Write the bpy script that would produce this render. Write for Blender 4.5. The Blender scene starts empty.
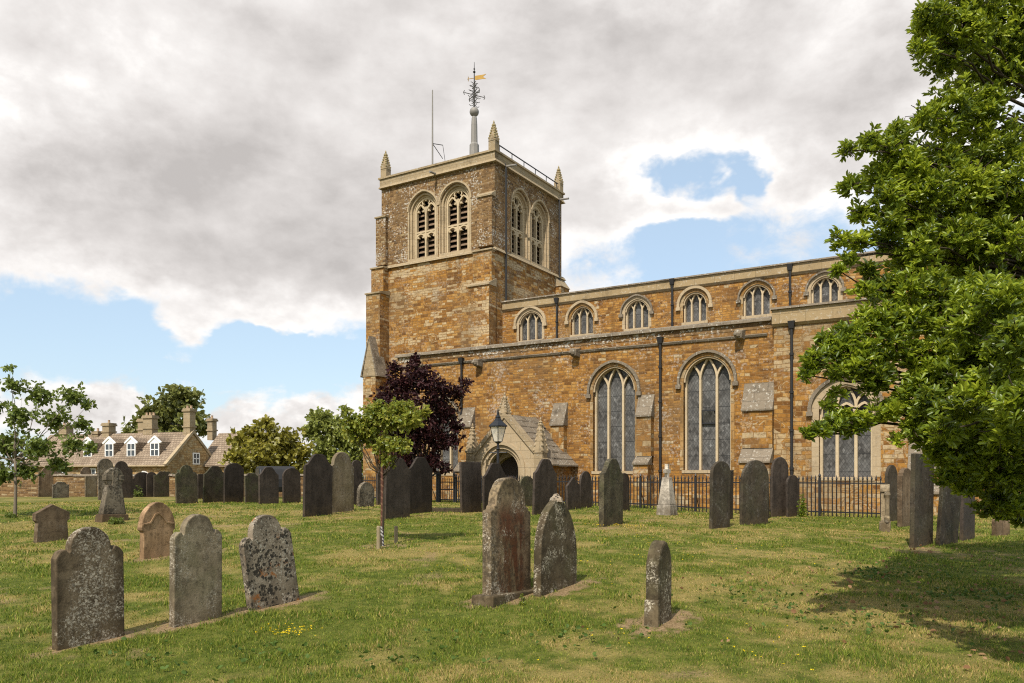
import bpy, bmesh, math, random
import numpy as np
from mathutils import Vector, Matrix
from mathutils.geometry import tessellate_polygon

R = math.radians
random.seed(7)
rng = np.random.default_rng(7)
SC = bpy.context.scene
COL = SC.collection

# ------------------------------------------------------------------ camera, sky, sun, exposure
EYE = 1.75                      # camera height above the datum
FPX = 794.0                     # focal length in pixels of a 1024 wide frame
HORIZ = 475.0
cam_d = bpy.data.cameras.new('camera')
cam_d.sensor_width = 36.0
cam_d.lens = 36.0 * FPX / 1024.0
cam_d.shift_y = (HORIZ - 341.5) / 1024.0
cam_d.clip_start = 0.1
cam_d.clip_end = 9000
cam = bpy.data.objects.new('camera', cam_d)
COL.objects.link(cam)
cam.location = (0, 0, EYE)
cam.rotation_euler = (R(90), 0, 0)
SC.camera = cam

SUN_EL = R(50)
SUN_H = Vector((-0.38, -0.925))          # horizontal direction towards the sun
SUN_H.normalize()
sun_d = bpy.data.lights.new('sun', 'SUN')
sun_d.energy = 4.3
sun_d.angle = R(0.6)
sun_d.color = (1.0, 0.93, 0.82)
sun = bpy.data.objects.new('sun', sun_d)
COL.objects.link(sun)
sdir = Vector((SUN_H.x * math.cos(SUN_EL), SUN_H.y * math.cos(SUN_EL), math.sin(SUN_EL)))
sun.rotation_euler = sdir.to_track_quat('Z', 'Y').to_euler()
sun.location = (-20, -30, 40)

SC.view_settings.view_transform = 'Standard'
SC.view_settings.look = 'None'
SC.view_settings.gamma = 1
SC.view_settings.use_curve_mapping = False
SC.view_settings.exposure = 0.34
SC.render.film_transparent = False
SC.cycles.use_denoising = False
SC.cycles.filter_width = 1.15
SC.cycles.max_bounces = 6
SC.cycles.transparent_max_bounces = 6


class NT:
    """tiny node-tree writer"""
    def __init__(self, tree):
        self.t = tree
        tree.nodes.clear()

    def n(self, typ, ins=None, **props):
        nd = self.t.nodes.new(typ)
        for k, v in props.items():
            setattr(nd, k, v)
        for k, v in (ins or {}).items():
            s = nd.inputs[k]
            if hasattr(v, 'bl_idname') or isinstance(v, bpy.types.NodeSocket):
                self.t.links.new(v if isinstance(v, bpy.types.NodeSocket) else v.outputs[0], s)
            else:
                s.default_value = v
        return nd

    def math(self, op, a, b=None, c=None, clamp=False):
        ins = {0: a}
        if b is not None:
            ins[1] = b
        if c is not None:
            ins[2] = c
        return self.n('ShaderNodeMath', ins, operation=op, use_clamp=clamp).outputs[0]

    def vmath(self, op, a, b=None):
        ins = {0: a}
        if b is not None:
            ins[1] = b
        nd = self.n('ShaderNodeVectorMath', ins, operation=op)
        return nd.outputs['Value'] if op in ('DOT_PRODUCT', 'LENGTH', 'DISTANCE') else nd.outputs[0]

    def noise(self, vec, scale, detail=4, rough=0.55, dist=0.0):
        return self.n('ShaderNodeTexNoise', {'Vector': vec, 'Scale': scale, 'Detail': detail, 'Roughness': rough, 'Distortion': dist}).outputs[0]

    def ss(self, v, lo, hi):
        nd = self.n('ShaderNodeMapRange', {0: v, 1: lo, 2: hi}, interpolation_type='SMOOTHSTEP')
        return nd.outputs[0]

    def lin(self, v, lo, hi, a, b):
        return self.n('ShaderNodeMapRange', {0: v, 1: lo, 2: hi, 3: a, 4: b}).outputs[0]

    def mix(self, fac, a, b, blend='MIX'):
        nd = self.n('ShaderNodeMix', data_type='RGBA', blend_type=blend)
        for idx, v in ((0, fac), (6, a), (7, b)):
            s = nd.inputs[idx]
            if isinstance(v, bpy.types.NodeSocket):
                self.t.links.new(v, s)
            elif idx == 0:
                s.default_value = v
            else:
                s.default_value = (*v[:3], 1)
        return nd.outputs[2]

    def ramp(self, fac, stops, interp='LINEAR'):
        nd = self.n('ShaderNodeValToRGB', {0: fac})
        cr = nd.color_ramp
        cr.interpolation = interp
        while len(cr.elements) < len(stops):
            cr.elements.new(0.5)
        for e, (p, c) in zip(cr.elements, stops):
            e.position = p
            e.color = (*c[:3], 1)
        return nd.outputs[0]


def pxdir(px, py):
    v = Vector(((px - 512) / FPX, 1.0, (HORIZ - py) / FPX))
    return v.normalized()


# ---- the sky: Nishita blue with procedural cloud placed by direction
world = bpy.data.worlds.new('World')
SC.world = world
world.use_nodes = True
w = NT(world.node_tree)
sky = w.n('ShaderNodeTexSky', sky_type='NISHITA', sun_disc=False, sun_elevation=SUN_EL,
          sun_rotation=math.atan2(SUN_H.x, SUN_H.y), altitude=100, air_density=1.0, dust_density=1.2, ozone_density=1.0)
gen = w.n('ShaderNodeTexCoord').outputs['Generated']
dirn = w.vmath('NORMALIZE', gen)
sep = w.n('ShaderNodeSeparateXYZ', {0: dirn})
dz = sep.outputs[2]
# clouds flatten towards the horizon
st = w.vmath('MULTIPLY', dirn, (1.0, 1.0, 1.55))
off_up = w.vmath('ADD', st, (-0.03, -0.02, 0.06))


def cloud_field(vec):
    a = w.noise(vec, 2.6, 9, 0.56, 0.15)
    b = w.noise(w.vmath('ADD', vec, (3.1, 1.7, 0.4)), 8.0, 7, 0.58, 0.1)
    return w.math('MULTIPLY_ADD', b, 0.42, w.math('MULTIPLY', a, 0.92))


f0 = cloud_field(st)
low = w.noise(w.vmath('ADD', st, (2.2, 5.1, 0.0)), 9.5, 9, 0.55, 0.2)
low = w.math('MULTIPLY_ADD', w.math('SUBTRACT', low, 0.5), 1.15, 0.67)
f0 = w.n('ShaderNodeMix', {0: w.ss(dz, 0.20, 0.10), 2: f0, 3: low}).outputs[0]
f1 = cloud_field(off_up)


wc1 = w.n('ShaderNodeTexNoise', {'Vector': st, 'Scale': 5.5, 'Detail': 5.0, 'Roughness': 0.6}).outputs['Color']
dirw = w.vmath('ADD', dirn, w.vmath('MULTIPLY', w.vmath('SUBTRACT', wc1, (0.5, 0.5, 0.5)), (0.22, 0.22, 0.13)))


def blob(px, py, kx, kz, amp):
    """smooth bump of cloud cover round one sky direction"""
    c = pxdir(px, py)
    d = w.vmath('MULTIPLY', w.vmath('SUBTRACT', dirw, tuple(c)), (1 / kx, 1 / kx, 1 / kz))
    q = w.math('MULTIPLY', w.vmath('DOT_PRODUCT', d, d), -1.0)
    return w.math('MULTIPLY', w.math('EXPONENT', q), amp)


def total(terms):
    s = terms[0]
    for t in terms[1:]:
        s = w.math('ADD', s, t)
    return s


bias = total([
    blob(120, 110, 0.42, 0.20, 0.34), blob(420, 90, 0.36, 0.20, 0.34), blob(330, 215, 0.15, 0.08, 0.12), blob(850, 70, 0.22, 0.15, 0.34), blob(600, 200, 0.08, 0.06, 0.16), blob(100, 235, 0.22, 0.06, 0.14),
    blob(80, 330, 0.34, 0.055, -0.27), blob(300, 350, 0.18, 0.055, -0.25), blob(655, 165, 0.04, 0.026, -0.32), blob(712, 158, 0.05, 0.034, -0.34), blob(735, 195, .03, .03, -.18), blob(690, 190, 0.06, 0.02, -0.20), blob(640, 190, 0.03, 0.02, -0.14), blob(738, 180, 0.03, 0.02, -0.16), blob(800, 245, 0.18, 0.05, -0.22), blob(640, 262, 0.10, 0.03, -0.24), blob(470, 380, 0.12, 0.05, -0.15),
    blob(215, 402, 0.05, 0.030, 0.12), blob(350, 400, 0.06, 0.045, 0.16), blob(40, 385, 0.07, 0.022, 0.08), blob(110, 405, 0.06, 0.022, 0.10), blob(280, 430, .2, .02, .12), blob(60, 440, .25, .03, .12), blob(190, 330, 0.045, 0.022, 0.42), blob(295, 328, 0.06, 0.016, 0.40), blob(690, 222, 0.05, 0.018, 0.20), blob(180, 355, .04, .010, .18),
    blob(600, 235, 0.05, 0.04, 0.16), blob(250, 268, 0.3, 0.03, 0.10),
])
dens = w.math('ADD', f0, bias)
dens = w.math('MULTIPLY_ADD', w.math('SUBTRACT', w.noise(st, 15, 8, 0.64, 0.4), 0.5), 0.34, dens)
alpha = w.ss(dens, 0.61, 0.79)
alpha = w.math('MULTIPLY', alpha, w.ss(dz, -0.02, 0.02))
# thick or underside cloud goes grey, thin rims and the side to the sun stay white
f2 = cloud_field(w.vmath('ADD', st, (-0.012, -0.008, 0.024)))
lit = w.math('MULTIPLY_ADD', w.math('SUBTRACT', f0, f2), 0.9, w.math('MULTIPLY', w.math('SUBTRACT', f0, f1), 0.9))
lit = w.math('MULTIPLY', lit, w.ss(dz, 0.10, 0.20))
thick = w.ss(dens, 0.76, 1.15)
belly = total([blob(270, 195, 0.24, 0.09, 0.30), blob(600, 30, 0.26, 0.10, 0.16), blob(850, 90, 0.18, 0.10, 0.22), blob(40, 150, 0.24, 0.1, 0.10), blob(380, 240, .12, .06, .10), blob(445, 90, .10, .07, -.22), blob(720, 60, .12, .10, -.20), blob(120, 60, .16, .08, -.10), blob(560, 150, .08, .05, -.14), blob(200, 110, .08, .04, -.10)])
grey = w.math('ADD', w.math('MULTIPLY', thick, 0.42), w.math('MULTIPLY', belly, w.ss(dens, 0.72, 0.95)))
lowshade = w.math('MULTIPLY', w.ss(w.noise(st, 16, 6, 0.6), 0.42, 0.62), w.math('MULTIPLY', w.ss(dz, 0.20, 0.10), 0.40))
grey = w.math('ADD', w.math('ADD', grey, lowshade), w.math('MULTIPLY_ADD', lit, 1.5, 0.07))
grey = w.math('MAXIMUM', w.math('MINIMUM', grey, 1.0), 0.0)
cloud_col = w.ramp(grey, [(0.0, (6.8, 6.6, 6.4)), (0.25, (5.8, 5.58, 5.42)), (0.6, (4.75, 4.52, 4.38)), (1.0, (3.5, 3.31, 3.2))])
blue = w.mix(0.5, sky.outputs[0], (4.4, 5.5, 6.4))
bg_col = w.mix(alpha, blue, cloud_col)
bg = w.n('ShaderNodeBackground', {0: bg_col, 1: 0.128})
w.n('ShaderNodeOutputWorld', {0: bg})

# ------------------------------------------------------------------ ground shape
DV = Vector((0.852, -0.524))              # church axis, eastwards
NV = Vector((0.524, 0.852))               # northwards, into the church
_Y = np.linspace(-60, 400, 4601)
_kern = np.hanning(41); _kern /= _kern.sum()
_L = np.interp(_Y, [-60, 5, 8, 10, 14, 18, 22, 27, 31, 45, 60, 100, 400], [-1.75, -1.75, -1.66, -1.54, -1.30, -1.10, -1.01, -1.0, -1.05, -1.25, -1.35, -1.45, -1.6])
_Rt = np.interp(_Y, [-60, 5, 8, 10, 14, 18, 22, 27, 31, 34, 40, 60, 100, 400], [-1.75, -1.75, -1.66, -1.54, -1.30, -1.12, -1.04, -1.05, -1.09, -1.12, -1.2, -1.35, -1.45, -1.6])
_L = np.convolve(np.pad(_L, 20, mode='edge'), _kern, 'valid')
_Rt = np.convolve(np.pad(_Rt, 20, mode='edge'), _kern, 'valid')


def sstep(x, a, b):
    t = np.clip((x - a) / (b - a), 0, 1)
    return t * t * (3 - 2 * t)


def G(x, y):
    """ground height in world z"""
    x = np.asarray(x, float); y = np.asarray(y, float)
    l = np.interp(y, _Y, _L); r = np.interp(y, _Y, _Rt)
    k = sstep(x, -8, 2)
    z = l * (1 - k) + r * k
    z = z - 0.22 * sstep(x, 1, 9) * sstep(y, 9, 16) * (1 - sstep(y, 60, 120))
    z = z + 0.022 * np.sin(x * 0.9 + 0.6 * np.sin(y * 0.5)) * np.sin(y * 0.8 + 1.0) * sstep(y, 2, 8)
    return z + EYE


def ground_px(px, py):
    """the ground point seen at a pixel"""
    a = (px - 512) / FPX; b = (HORIZ - py) / FPX
    ys = np.linspace(4, 120, 11601)
    d = EYE + b * ys - G(a * ys, ys)
    i = int(np.argmax(d <= 0)) if (d <= 0).any() else len(ys) - 1
    y = ys[i]
    return Vector((a * y, y, float(G(a * y, y))))


def at(px, py, Y):
    return Vector(((px - 512) / FPX * Y, Y, EYE + (HORIZ - py) / FPX * Y))


# ------------------------------------------------------------------ mesh helpers
class MB:
    def __init__(self):
        self.v = []; self.f = []

    def add(self, verts, faces):
        o = len(self.v)
        self.v += [tuple(p) for p in verts]
        self.f += [tuple(i + o for i in f) for f in faces]
        return self

    def box(self, x0, x1, y0, y1, z0, z1):
        return self.add([(x0, y0, z0), (x1, y0, z0), (x1, y1, z0), (x0, y1, z0), (x0, y0, z1), (x1, y0, z1), (x1, y1, z1), (x0, y1, z1)],
                        [(0, 3, 2, 1), (4, 5, 6, 7), (0, 1, 5, 4), (1, 2, 6, 5), (2, 3, 7, 6), (3, 0, 4, 7)])

    def hexa(self, bottom, top):
        """eight corner solid: two quads in the same order"""
        return self.add(list(bottom) + list(top), [(0, 3, 2, 1), (4, 5, 6, 7), (0, 1, 5, 4), (1, 2, 6, 5), (2, 3, 7, 6), (3, 0, 4, 7)])

    def prism(self, pts, fr, c0, c1):
        """polygon in a wall frame (a, b) run from depth c0 (outer) to c1 (inner)"""
        n = len(pts)
        vs = [fr(a, b, c0) for a, b in pts] + [fr(a, b, c1) for a, b in pts]
        fs = [tuple(range(n)), tuple(reversed(range(n, 2 * n)))]
        fs += [(i, i + n, (i + 1) % n + n, (i + 1) % n) for i in range(n)]
        return self.add(vs, fs)

    def holed(self, outer, holes, fr, c0, c1, back=True):
        """wall sheet with openings and reveals"""
        loops = [outer] + holes
        flat = [p for l in loops for p in l]
        tri = tessellate_polygon([[Vector((a, b, 0)) for a, b in l] for l in loops])
        n = len(flat)
        vs = [fr(a, b, c0) for a, b in flat] + [fr(a, b, c1) for a, b in flat]
        fs = []
        for t in tri:
            (x0, y0), (x1, y1), (x2, y2) = (flat[i] for i in t)
            ccw = (x1 - x0) * (y2 - y0) - (x2 - x0) * (y1 - y0) > 0
            t = tuple(t) if ccw else tuple(reversed(t))
            fs.append(t)
            if back:
                fs.append(tuple(i + n for i in reversed(t)))
        o = 0
        for k, l in enumerate(loops):
            m = len(l)
            for i in range(m):
                j = (i + 1) % m
                q = (o + i, o + i + n, o + j + n, o + j)
                fs.append(q if k == 0 else tuple(reversed(q)))
            o += m
        return self.add(vs, fs)

    def bar(self, pts, fr, wd, c0, c1, closed=False):
        """moulding of width wd along a polyline in a wall frame"""
        P = [Vector(p) for p in pts]
        n = len(P)
        L = []; Rr = []
        for i in range(n):
            if closed:
                a, b = P[i - 1], P[(i + 1) % n]
                t0 = (P[i] - a); t1 = (b - P[i])
            else:
                t0 = P[i] - P[max(i - 1, 0)]; t1 = P[min(i + 1, n - 1)] - P[i]
            if t0.length < 1e-6: t0 = t1
            if t1.length < 1e-6: t1 = t0
            t0 = t0.normalized(); t1 = t1.normalized()
            t = (t0 + t1)
            t = t.normalized() if t.length > 1e-4 else t0
            m = Vector((-t.y, t.x))
            sc = 1.0 / max(0.5, m.dot(Vector((-t0.y, t0.x))))
            L.append(P[i] + m * wd / 2 * sc); Rr.append(P[i] - m * wd / 2 * sc)
        vs = []
        for i in range(n):
            vs += [fr(L[i].x, L[i].y, c0), fr(Rr[i].x, Rr[i].y, c0), fr(Rr[i].x, Rr[i].y, c1), fr(L[i].x, L[i].y, c1)]
        fs = []
        for i in range(n if closed else n - 1):
            a = 4 * i; b = 4 * ((i + 1) % n)
            for k in range(4):
                k2 = (k + 1) % 4
                fs.append((a + k, a + k2, b + k2, b + k))
        if not closed:
            fs += [(3, 2, 1, 0), (4 * n - 4, 4 * n - 3, 4 * n - 2, 4 * n - 1)]
        return self.add(vs, fs)

    def tube(self, pts, radii, n=8, cap=True):
        P = [Vector(p) for p in pts]
        if not hasattr(radii, '__len__'):
            radii = [radii] * len(P)
        vs = []; up = None
        for i, p in enumerate(P):
            t = (P[min(i + 1, len(P) - 1)] - P[max(i - 1, 0)])
            t = t.normalized() if t.length > 1e-7 else Vector((0, 0, 1))
            if up is None:
                up = Vector((1, 0, 0)) if abs(t.x) < 0.8 else Vector((0, 1, 0))
            s = t.cross(up)
            s = s.normalized() if s.length > 1e-6 else t.orthogonal().normalized()
            up = s.cross(t).normalized()
            for k in range(n):
                a = 2 * math.pi * k / n
                vs.append(p + (s * math.cos(a) + up * math.sin(a)) * radii[i])
        fs = []
        for i in range(len(P) - 1):
            for k in range(n):
                k2 = (k + 1) % n
                fs.append((i * n + k2, i * n + k, (i + 1) * n + k, (i + 1) * n + k2))
        if cap:
            fs.append(tuple(range(n)))
            fs.append(tuple(reversed(range((len(P) - 1) * n, len(P) * n))))
        return self.add(vs, fs)

    def lathe(self, prof, c, n=16):
        """profile of (radius, z) round a vertical axis at c"""
        vs = []
        for r, z in prof:
            for k in range(n):
                a = 2 * math.pi * k / n
                vs.append((c[0] + r * math.cos(a), c[1] + r * math.sin(a), c[2] + z))
        fs = []
        for i in range(len(prof) - 1):
            for k in range(n):
                k2 = (k + 1) % n
                fs.append((i * n + k, i * n + k2, (i + 1) * n + k2, (i + 1) * n + k))
        fs.append(tuple(reversed(range(n))))
        fs.append(tuple(range((len(prof) - 1) * n, len(prof) * n)))
        return self.add(vs, fs)

    def build(self, name, mat, parent=None, smooth=False, bevel=0):
        me = bpy.data.meshes.new(name)
        me.from_pydata(self.v, [], self.f)
        if bevel:
            bm = bmesh.new(); bm.from_mesh(me)
            bmesh.ops.remove_doubles(bm, verts=bm.verts, dist=1e-4)
            es = [e for e in bm.edges if len(e.link_faces) == 2 and e.calc_face_angle(0) > 0.5]
            bmesh.ops.bevel(bm, geom=es, offset=bevel, segments=2, profile=0.6, affect='EDGES', clamp_overlap=True)
            bm.to_mesh(me); bm.free()
        box_uv(me)
        if smooth:
            me.polygons.foreach_set('use_smooth', [True] * len(me.polygons))
        me.materials.append(mat)
        o = bpy.data.objects.new(name, me)
        COL.objects.link(o)
        if parent is not None:
            o.parent = parent
        return o


def box_uv(me):
    """UVs in metres, projected along each face's main axis"""
    uv = me.uv_layers.new(name='UVMap')
    nl = len(me.loops)
    if nl == 0:
        return
    co = np.empty(len(me.vertices) * 3); me.vertices.foreach_get('co', co); co = co.reshape(-1, 3)
    li = np.empty(nl, int); me.loops.foreach_get('vertex_index', li)
    nf = len(me.polygons)
    nor = np.empty(nf * 3); me.polygons.foreach_get('normal', nor); nor = np.abs(nor.reshape(-1, 3))
    tot = np.empty(nf, int); me.polygons.foreach_get('loop_total', tot)
    st_ = np.empty(nf, int); me.polygons.foreach_get('loop_start', st_)
    fi = np.zeros(nl, int)
    for k in range(nf):
        fi[st_[k]:st_[k] + tot[k]] = k
    n = nor[fi]; c = co[li]
    out = np.empty((nl, 2))
    ax = np.argmax(n * np.array([1.0, 1.02, 0.9]), axis=1)
    out[:, 0] = np.where(ax == 0, c[:, 1] + 3.37, c[:, 0])
    out[:, 1] = np.where(ax == 2, c[:, 1], c[:, 2])
    uv.data.foreach_set('uv', out.ravel())


def tag(o, label=None, cat=None, group=None, kind=None):
    if label: o['label'] = label
    if cat: o['category'] = cat
    if group: o['group'] = group
    if kind: o['kind'] = kind
    return o


def empty(name, loc=(0, 0, 0), rz=0):
    o = bpy.data.objects.new(name, None)
    COL.objects.link(o)
    o.location = loc; o.rotation_euler = (0, 0, rz)
    o.empty_display_size = 0.3
    return o


# ------------------------------------------------------------------ materials
def newmat(name):
    m = bpy.data.materials.new(name)
    m.use_nodes = True
    return m, NT(m.node_tree)


def finish(t, col, rough=0.9, bump=None, bstr=0.4, bdist=0.02, spec=0.3, metal=0.0):
    b = t.n('ShaderNodeBsdfPrincipled', {'Base Color': col if isinstance(col, bpy.types.NodeSocket) else (*col, 1), 'Roughness': rough, 'Specular IOR Level': spec, 'Metallic': metal})
    if bump is not None:
        bp = t.n('ShaderNodeBump', {'Height': bump, 'Strength': bstr, 'Distance': bdist})
        t.t.links.new(bp.outputs[0], b.inputs['Normal'])
    t.n('ShaderNodeOutputMaterial', {0: b})
    return b


def masonry(name, ramp, cream=0.1, cream_col=(0.46, 0.36, 0.21), bw=0.34, bh=0.128, mortar=(0.24, 0.145, 0.065), lichen=0.1, stripes=0.0, dark=0.3, msize=0.012):
    """coursed stone: every block its own tint, a share of pale blocks, lichen specks, stains"""
    m, t = newmat(name)
    tc = t.n('ShaderNodeTexCoord')
    uv = tc.outputs['UV']
    wob = t.n('ShaderNodeTexNoise', {'Vector': uv, 'Scale': 1.7, 'Detail': 2.0})
    off = t.vmath('MULTIPLY', t.vmath('SUBTRACT', wob.outputs['Color'], (0.5, 0.5, 0.5)), (0.16, 0.10, 0))
    vec = t.vmath('ADD', uv, off)

    def bricks(w_, h_, sq, fq, shift):
        return t.n('ShaderNodeTexBrick', {'Vector': t.vmath('ADD', vec, shift), 'Color1': (0, 0, 0, 1), 'Color2': (1, 1, 1, 1), 'Mortar': (0.5, 0.5, 0.5, 1), 'Scale': 1.0,
                                          'Mortar Size': msize, 'Mortar Smooth': 0.3, 'Bias': 0.0, 'Brick Width': w_, 'Row Height': h_},
                   offset=0.43, offset_frequency=2, squash=sq, squash_frequency=fq)
    b1 = bricks(bw, bh, 0.62, 3, (0, 0, 0))
    b2 = bricks(bw * 0.71, bh * 0.78, 1.5, 2, (0.13, 0.07, 0))
    sel = t.ss(t.noise(uv, 0.55, 2), 0.47, 0.53)
    rnd = t.mix(sel, b1.outputs['Color'], b2.outputs['Color'])
    fac = t.n('ShaderNodeMix', {0: sel, 2: b1.outputs['Fac'], 3: b2.outputs['Fac']}).outputs[0]
    g = t.n('ShaderNodeSeparateColor', {0: rnd}).outputs[0]
    col = t.ramp(g, ramp)
    # pale limestone blocks: those whose random value lands in a narrow band
    h2 = t.math('FRACT', t.math('MULTIPLY', g, 7.31))
    if stripes:
        sv = t.n('ShaderNodeSeparateXYZ', {0: uv}).outputs[1]
        band = t.ss(t.math('SINE', t.math('MULTIPLY', sv, 2 * math.pi / 1.25)), 0.2, 0.9)
        lim = t.math('MULTIPLY_ADD', band, stripes, cream)
    else:
        lim = cream
    pn = t.lin(t.noise(uv, 0.35, 2), 0.35, 0.65, 0.4, 1.7)
    lim = t.math('MULTIPLY', pn, lim)
    isc = t.math('MULTIPLY', t.math('LESS_THAN', h2, lim), 0.85)
    cc = t.mix(t.noise(uv, 3.0, 3), tuple(c * 0.78 for c in cream_col), cream_col)
    col = t.mix(isc, col, cc)
    # weathering
    n1 = t.noise(uv, 0.6, 5, 0.6)
    col = t.mix(t.math('MULTIPLY', t.ss(n1, 0.48, 0.72), dark), col, (0.10, 0.065, 0.035))
    n2 = t.noise(uv, 7, 6, 0.68)
    col = t.mix(t.math('MULTIPLY', t.ss(n2, 0.48, 0.66), 0.62), col, (0.085, 0.044, 0.016))
    n6 = t.noise(t.vmath('ADD', uv, (9, 4, 0)), 5, 6, 0.7)
    col = t.mix(t.math('MULTIPLY', t.ss(n6, 0.53, 0.68), 0.42), col, (0.40, 0.25, 0.09))
    n7 = t.noise(t.vmath('MULTIPLY', uv, (2.2, 0.28, 1)), 1.0, 6, 0.65)
    col = t.mix(t.math('MULTIPLY', t.ss(n7, 0.52, 0.70), 0.45), col, (0.075, 0.042, 0.018))
    n8 = t.noise(t.vmath('ADD', uv, (31, 12, 0)), 0.33, 4, 0.6)
    col = t.mix(t.math('MULTIPLY', t.ss(n8, 0.48, 0.64), 0.48), col, (0.155, 0.105, 0.055))
    n3 = t.noise(uv, 9, 6, 0.65)
    n4 = t.noise(uv, 0.9, 2)
    li = t.math('MULTIPLY', t.ss(t.math('ADD', n3, t.math('MULTIPLY', t.math('SUBTRACT', n4, 0.5), 0.5)), 0.55, 0.63), lichen)
    col = t.mix(li, col, (0.52, 0.49, 0.43))
    col = t.mix(t.math('MULTIPLY', fac, 0.65), col, mortar)
    hgt = t.math('SUBTRACT', t.math('MULTIPLY_ADD', n2, 0.5, t.math('MULTIPLY', g, 0.5)), fac)
    finish(t, col, 0.92, hgt, 0.8, 0.025, 0.15)
    return m


OCHRE = [(0.0, (0.115, 0.052, 0.016)), (0.25, (0.215, 0.098, 0.024)), (0.55, (0.295, 0.138, 0.030)), (0.85, (0.355, 0.180, 0.042)), (1.0, (0.40, 0.235, 0.078))]
BROWN = [(0.0, (0.070, 0.042, 0.022)), (0.3, (0.140, 0.082, 0.038)), (0.65, (0.215, 0.128, 0.056)), (1.0, (0.31, 0.20, 0.098))]
M = {}
M['ironstone'] = masonry('ironstone', OCHRE, cream=0.04, lichen=0.35)
M['ironstone_lichen'] = masonry('ironstone_lichened', BROWN, cream=0.05, lichen=1.0)
M['jamb'] = masonry('jamb_stone', [(0.0, (0.20, 0.105, 0.03)), (0.5, (0.29, 0.155, 0.045)), (1.0, (0.36, 0.22, 0.09))], cream=0.22, lichen=0.1, bw=0.5, bh=0.34, cream_col=(0.44, 0.34, 0.20))
M['ironstone_low'] = masonry('ironstone_tower_stage', OCHRE, cream=0.16, stripes=0.42, lichen=0.2, bw=0.46, bh=0.165, cream_col=(0.50, 0.385, 0.225))
M['ironstone_top'] = masonry('ironstone_belfry', BROWN, cream=0.08, lichen=0.75, dark=0.35, bw=0.3, bh=0.12, cream_col=(0.36, 0.28, 0.16))
M['buttress'] = masonry('buttress_stone', OCHRE, cream=0.24, lichen=0.2, bw=0.5, bh=0.22, cream_col=(0.46, 0.36, 0.21))
M['chapel'] = masonry('chapel_stone', OCHRE, cream=0.42, lichen=0.16, bw=0.46, bh=0.19, cream_col=(0.46, 0.35, 0.20))
M['wall_rubble'] = masonry('boundary_rubble', BROWN, cream=0.12, lichen=0.2, bw=0.5, bh=0.16, msize=0.02)
M['house_wall'] = masonry('house_ironstone', [(0.0, (0.25, 0.155, 0.07)), (0.5, (0.40, 0.255, 0.11)), (1.0, (0.52, 0.37, 0.19))], cream=0.3, lichen=0.1, bw=0.5, bh=0.22)


def limestone(name, a, b, lichen=0.3, dark=0.4, joints=True):
    m, t = newmat(name)
    uv = t.n('ShaderNodeTexCoord').outputs['UV']
    ob = t.n('ShaderNodeTexCoord').outputs['Object']
    col = t.mix(t.noise(ob, 2.2, 5, 0.6), a, b)
    n1 = t.noise(ob, 1.1, 6, 0.65)
    col = t.mix(t.math('MULTIPLY', t.ss(n1, 0.5, 0.7), dark), col, tuple(c * 0.38 for c in a))
    n3 = t.noise(ob, 11, 6, 0.65)
    col = t.mix(t.math('MULTIPLY', t.ss(n3, 0.56, 0.66), lichen), col, (0.50, 0.48, 0.42))
    n5 = t.noise(t.vmath('ADD', ob, (7, 3, 1)), 8, 5, 0.6)
    col = t.mix(t.math('MULTIPLY', t.ss(n5, 0.58, 0.68), lichen * 0.9), col, (0.10, 0.09, 0.07))
    h = n3
    if joints:
        br = t.n('ShaderNodeTexBrick', {'Vector': uv, 'Color1': (0, 0, 0, 1), 'Color2': (1, 1, 1, 1), 'Mortar': (0.5, 0.5, 0.5, 1), 'Scale': 1.0, 'Mortar Size': 0.008, 'Brick Width': 0.9, 'Row Height': 0.34})
        col = t.mix(t.math('MULTIPLY', br.outputs['Fac'], 0.5), col, tuple(c * 0.4 for c in a))
        g = t.n('ShaderNodeSeparateColor', {0: br.outputs['Color']}).outputs[0]
        col = t.mix(t.math('MULTIPLY', g, 0.22), col, tuple(c * 0.62 for c in a))
        h = t.math('SUBTRACT', n3, br.outputs['Fac'])
    finish(t, col, 0.9, h, 0.5, 0.02, 0.15)
    return m


M['limestone'] = limestone('limestone', (0.36, 0.272, 0.165), (0.45, 0.355, 0.23), 0.3, 0.5)
M['limestone_old'] = limestone('limestone_old', (0.28, 0.21, 0.125), (0.37, 0.29, 0.18), 0.5, 0.6)
M['parapet'] = limestone('parapet_stone', (0.29, 0.21, 0.11), (0.36, 0.27, 0.155), 0.45, 0.5)
M['slab'] = limestone('stone_slab', (0.145, 0.115, 0.08), (0.255, 0.21, 0.155), 0.75, 0.85, joints=True)
M['tracery'] = limestone('tracery_stone', (0.44, 0.345, 0.215), (0.52, 0.42, 0.28), 0.15, 0.35, joints=False)


def plain(name, col, rough=0.6, metal=0.0, spec=0.5, var=0.25, scale=6):
    m, t = newmat(name)
    ob = t.n('ShaderNodeTexCoord').outputs['Object']
    n = t.noise(ob, scale, 5, 0.6)
    c = t.mix(n, tuple(x * (1 - var) for x in col), tuple(min(1, x * (1 + var)) for x in col))
    finish(t, c, rough, n, 0.15, 0.01, spec, metal)
    return m


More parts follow.
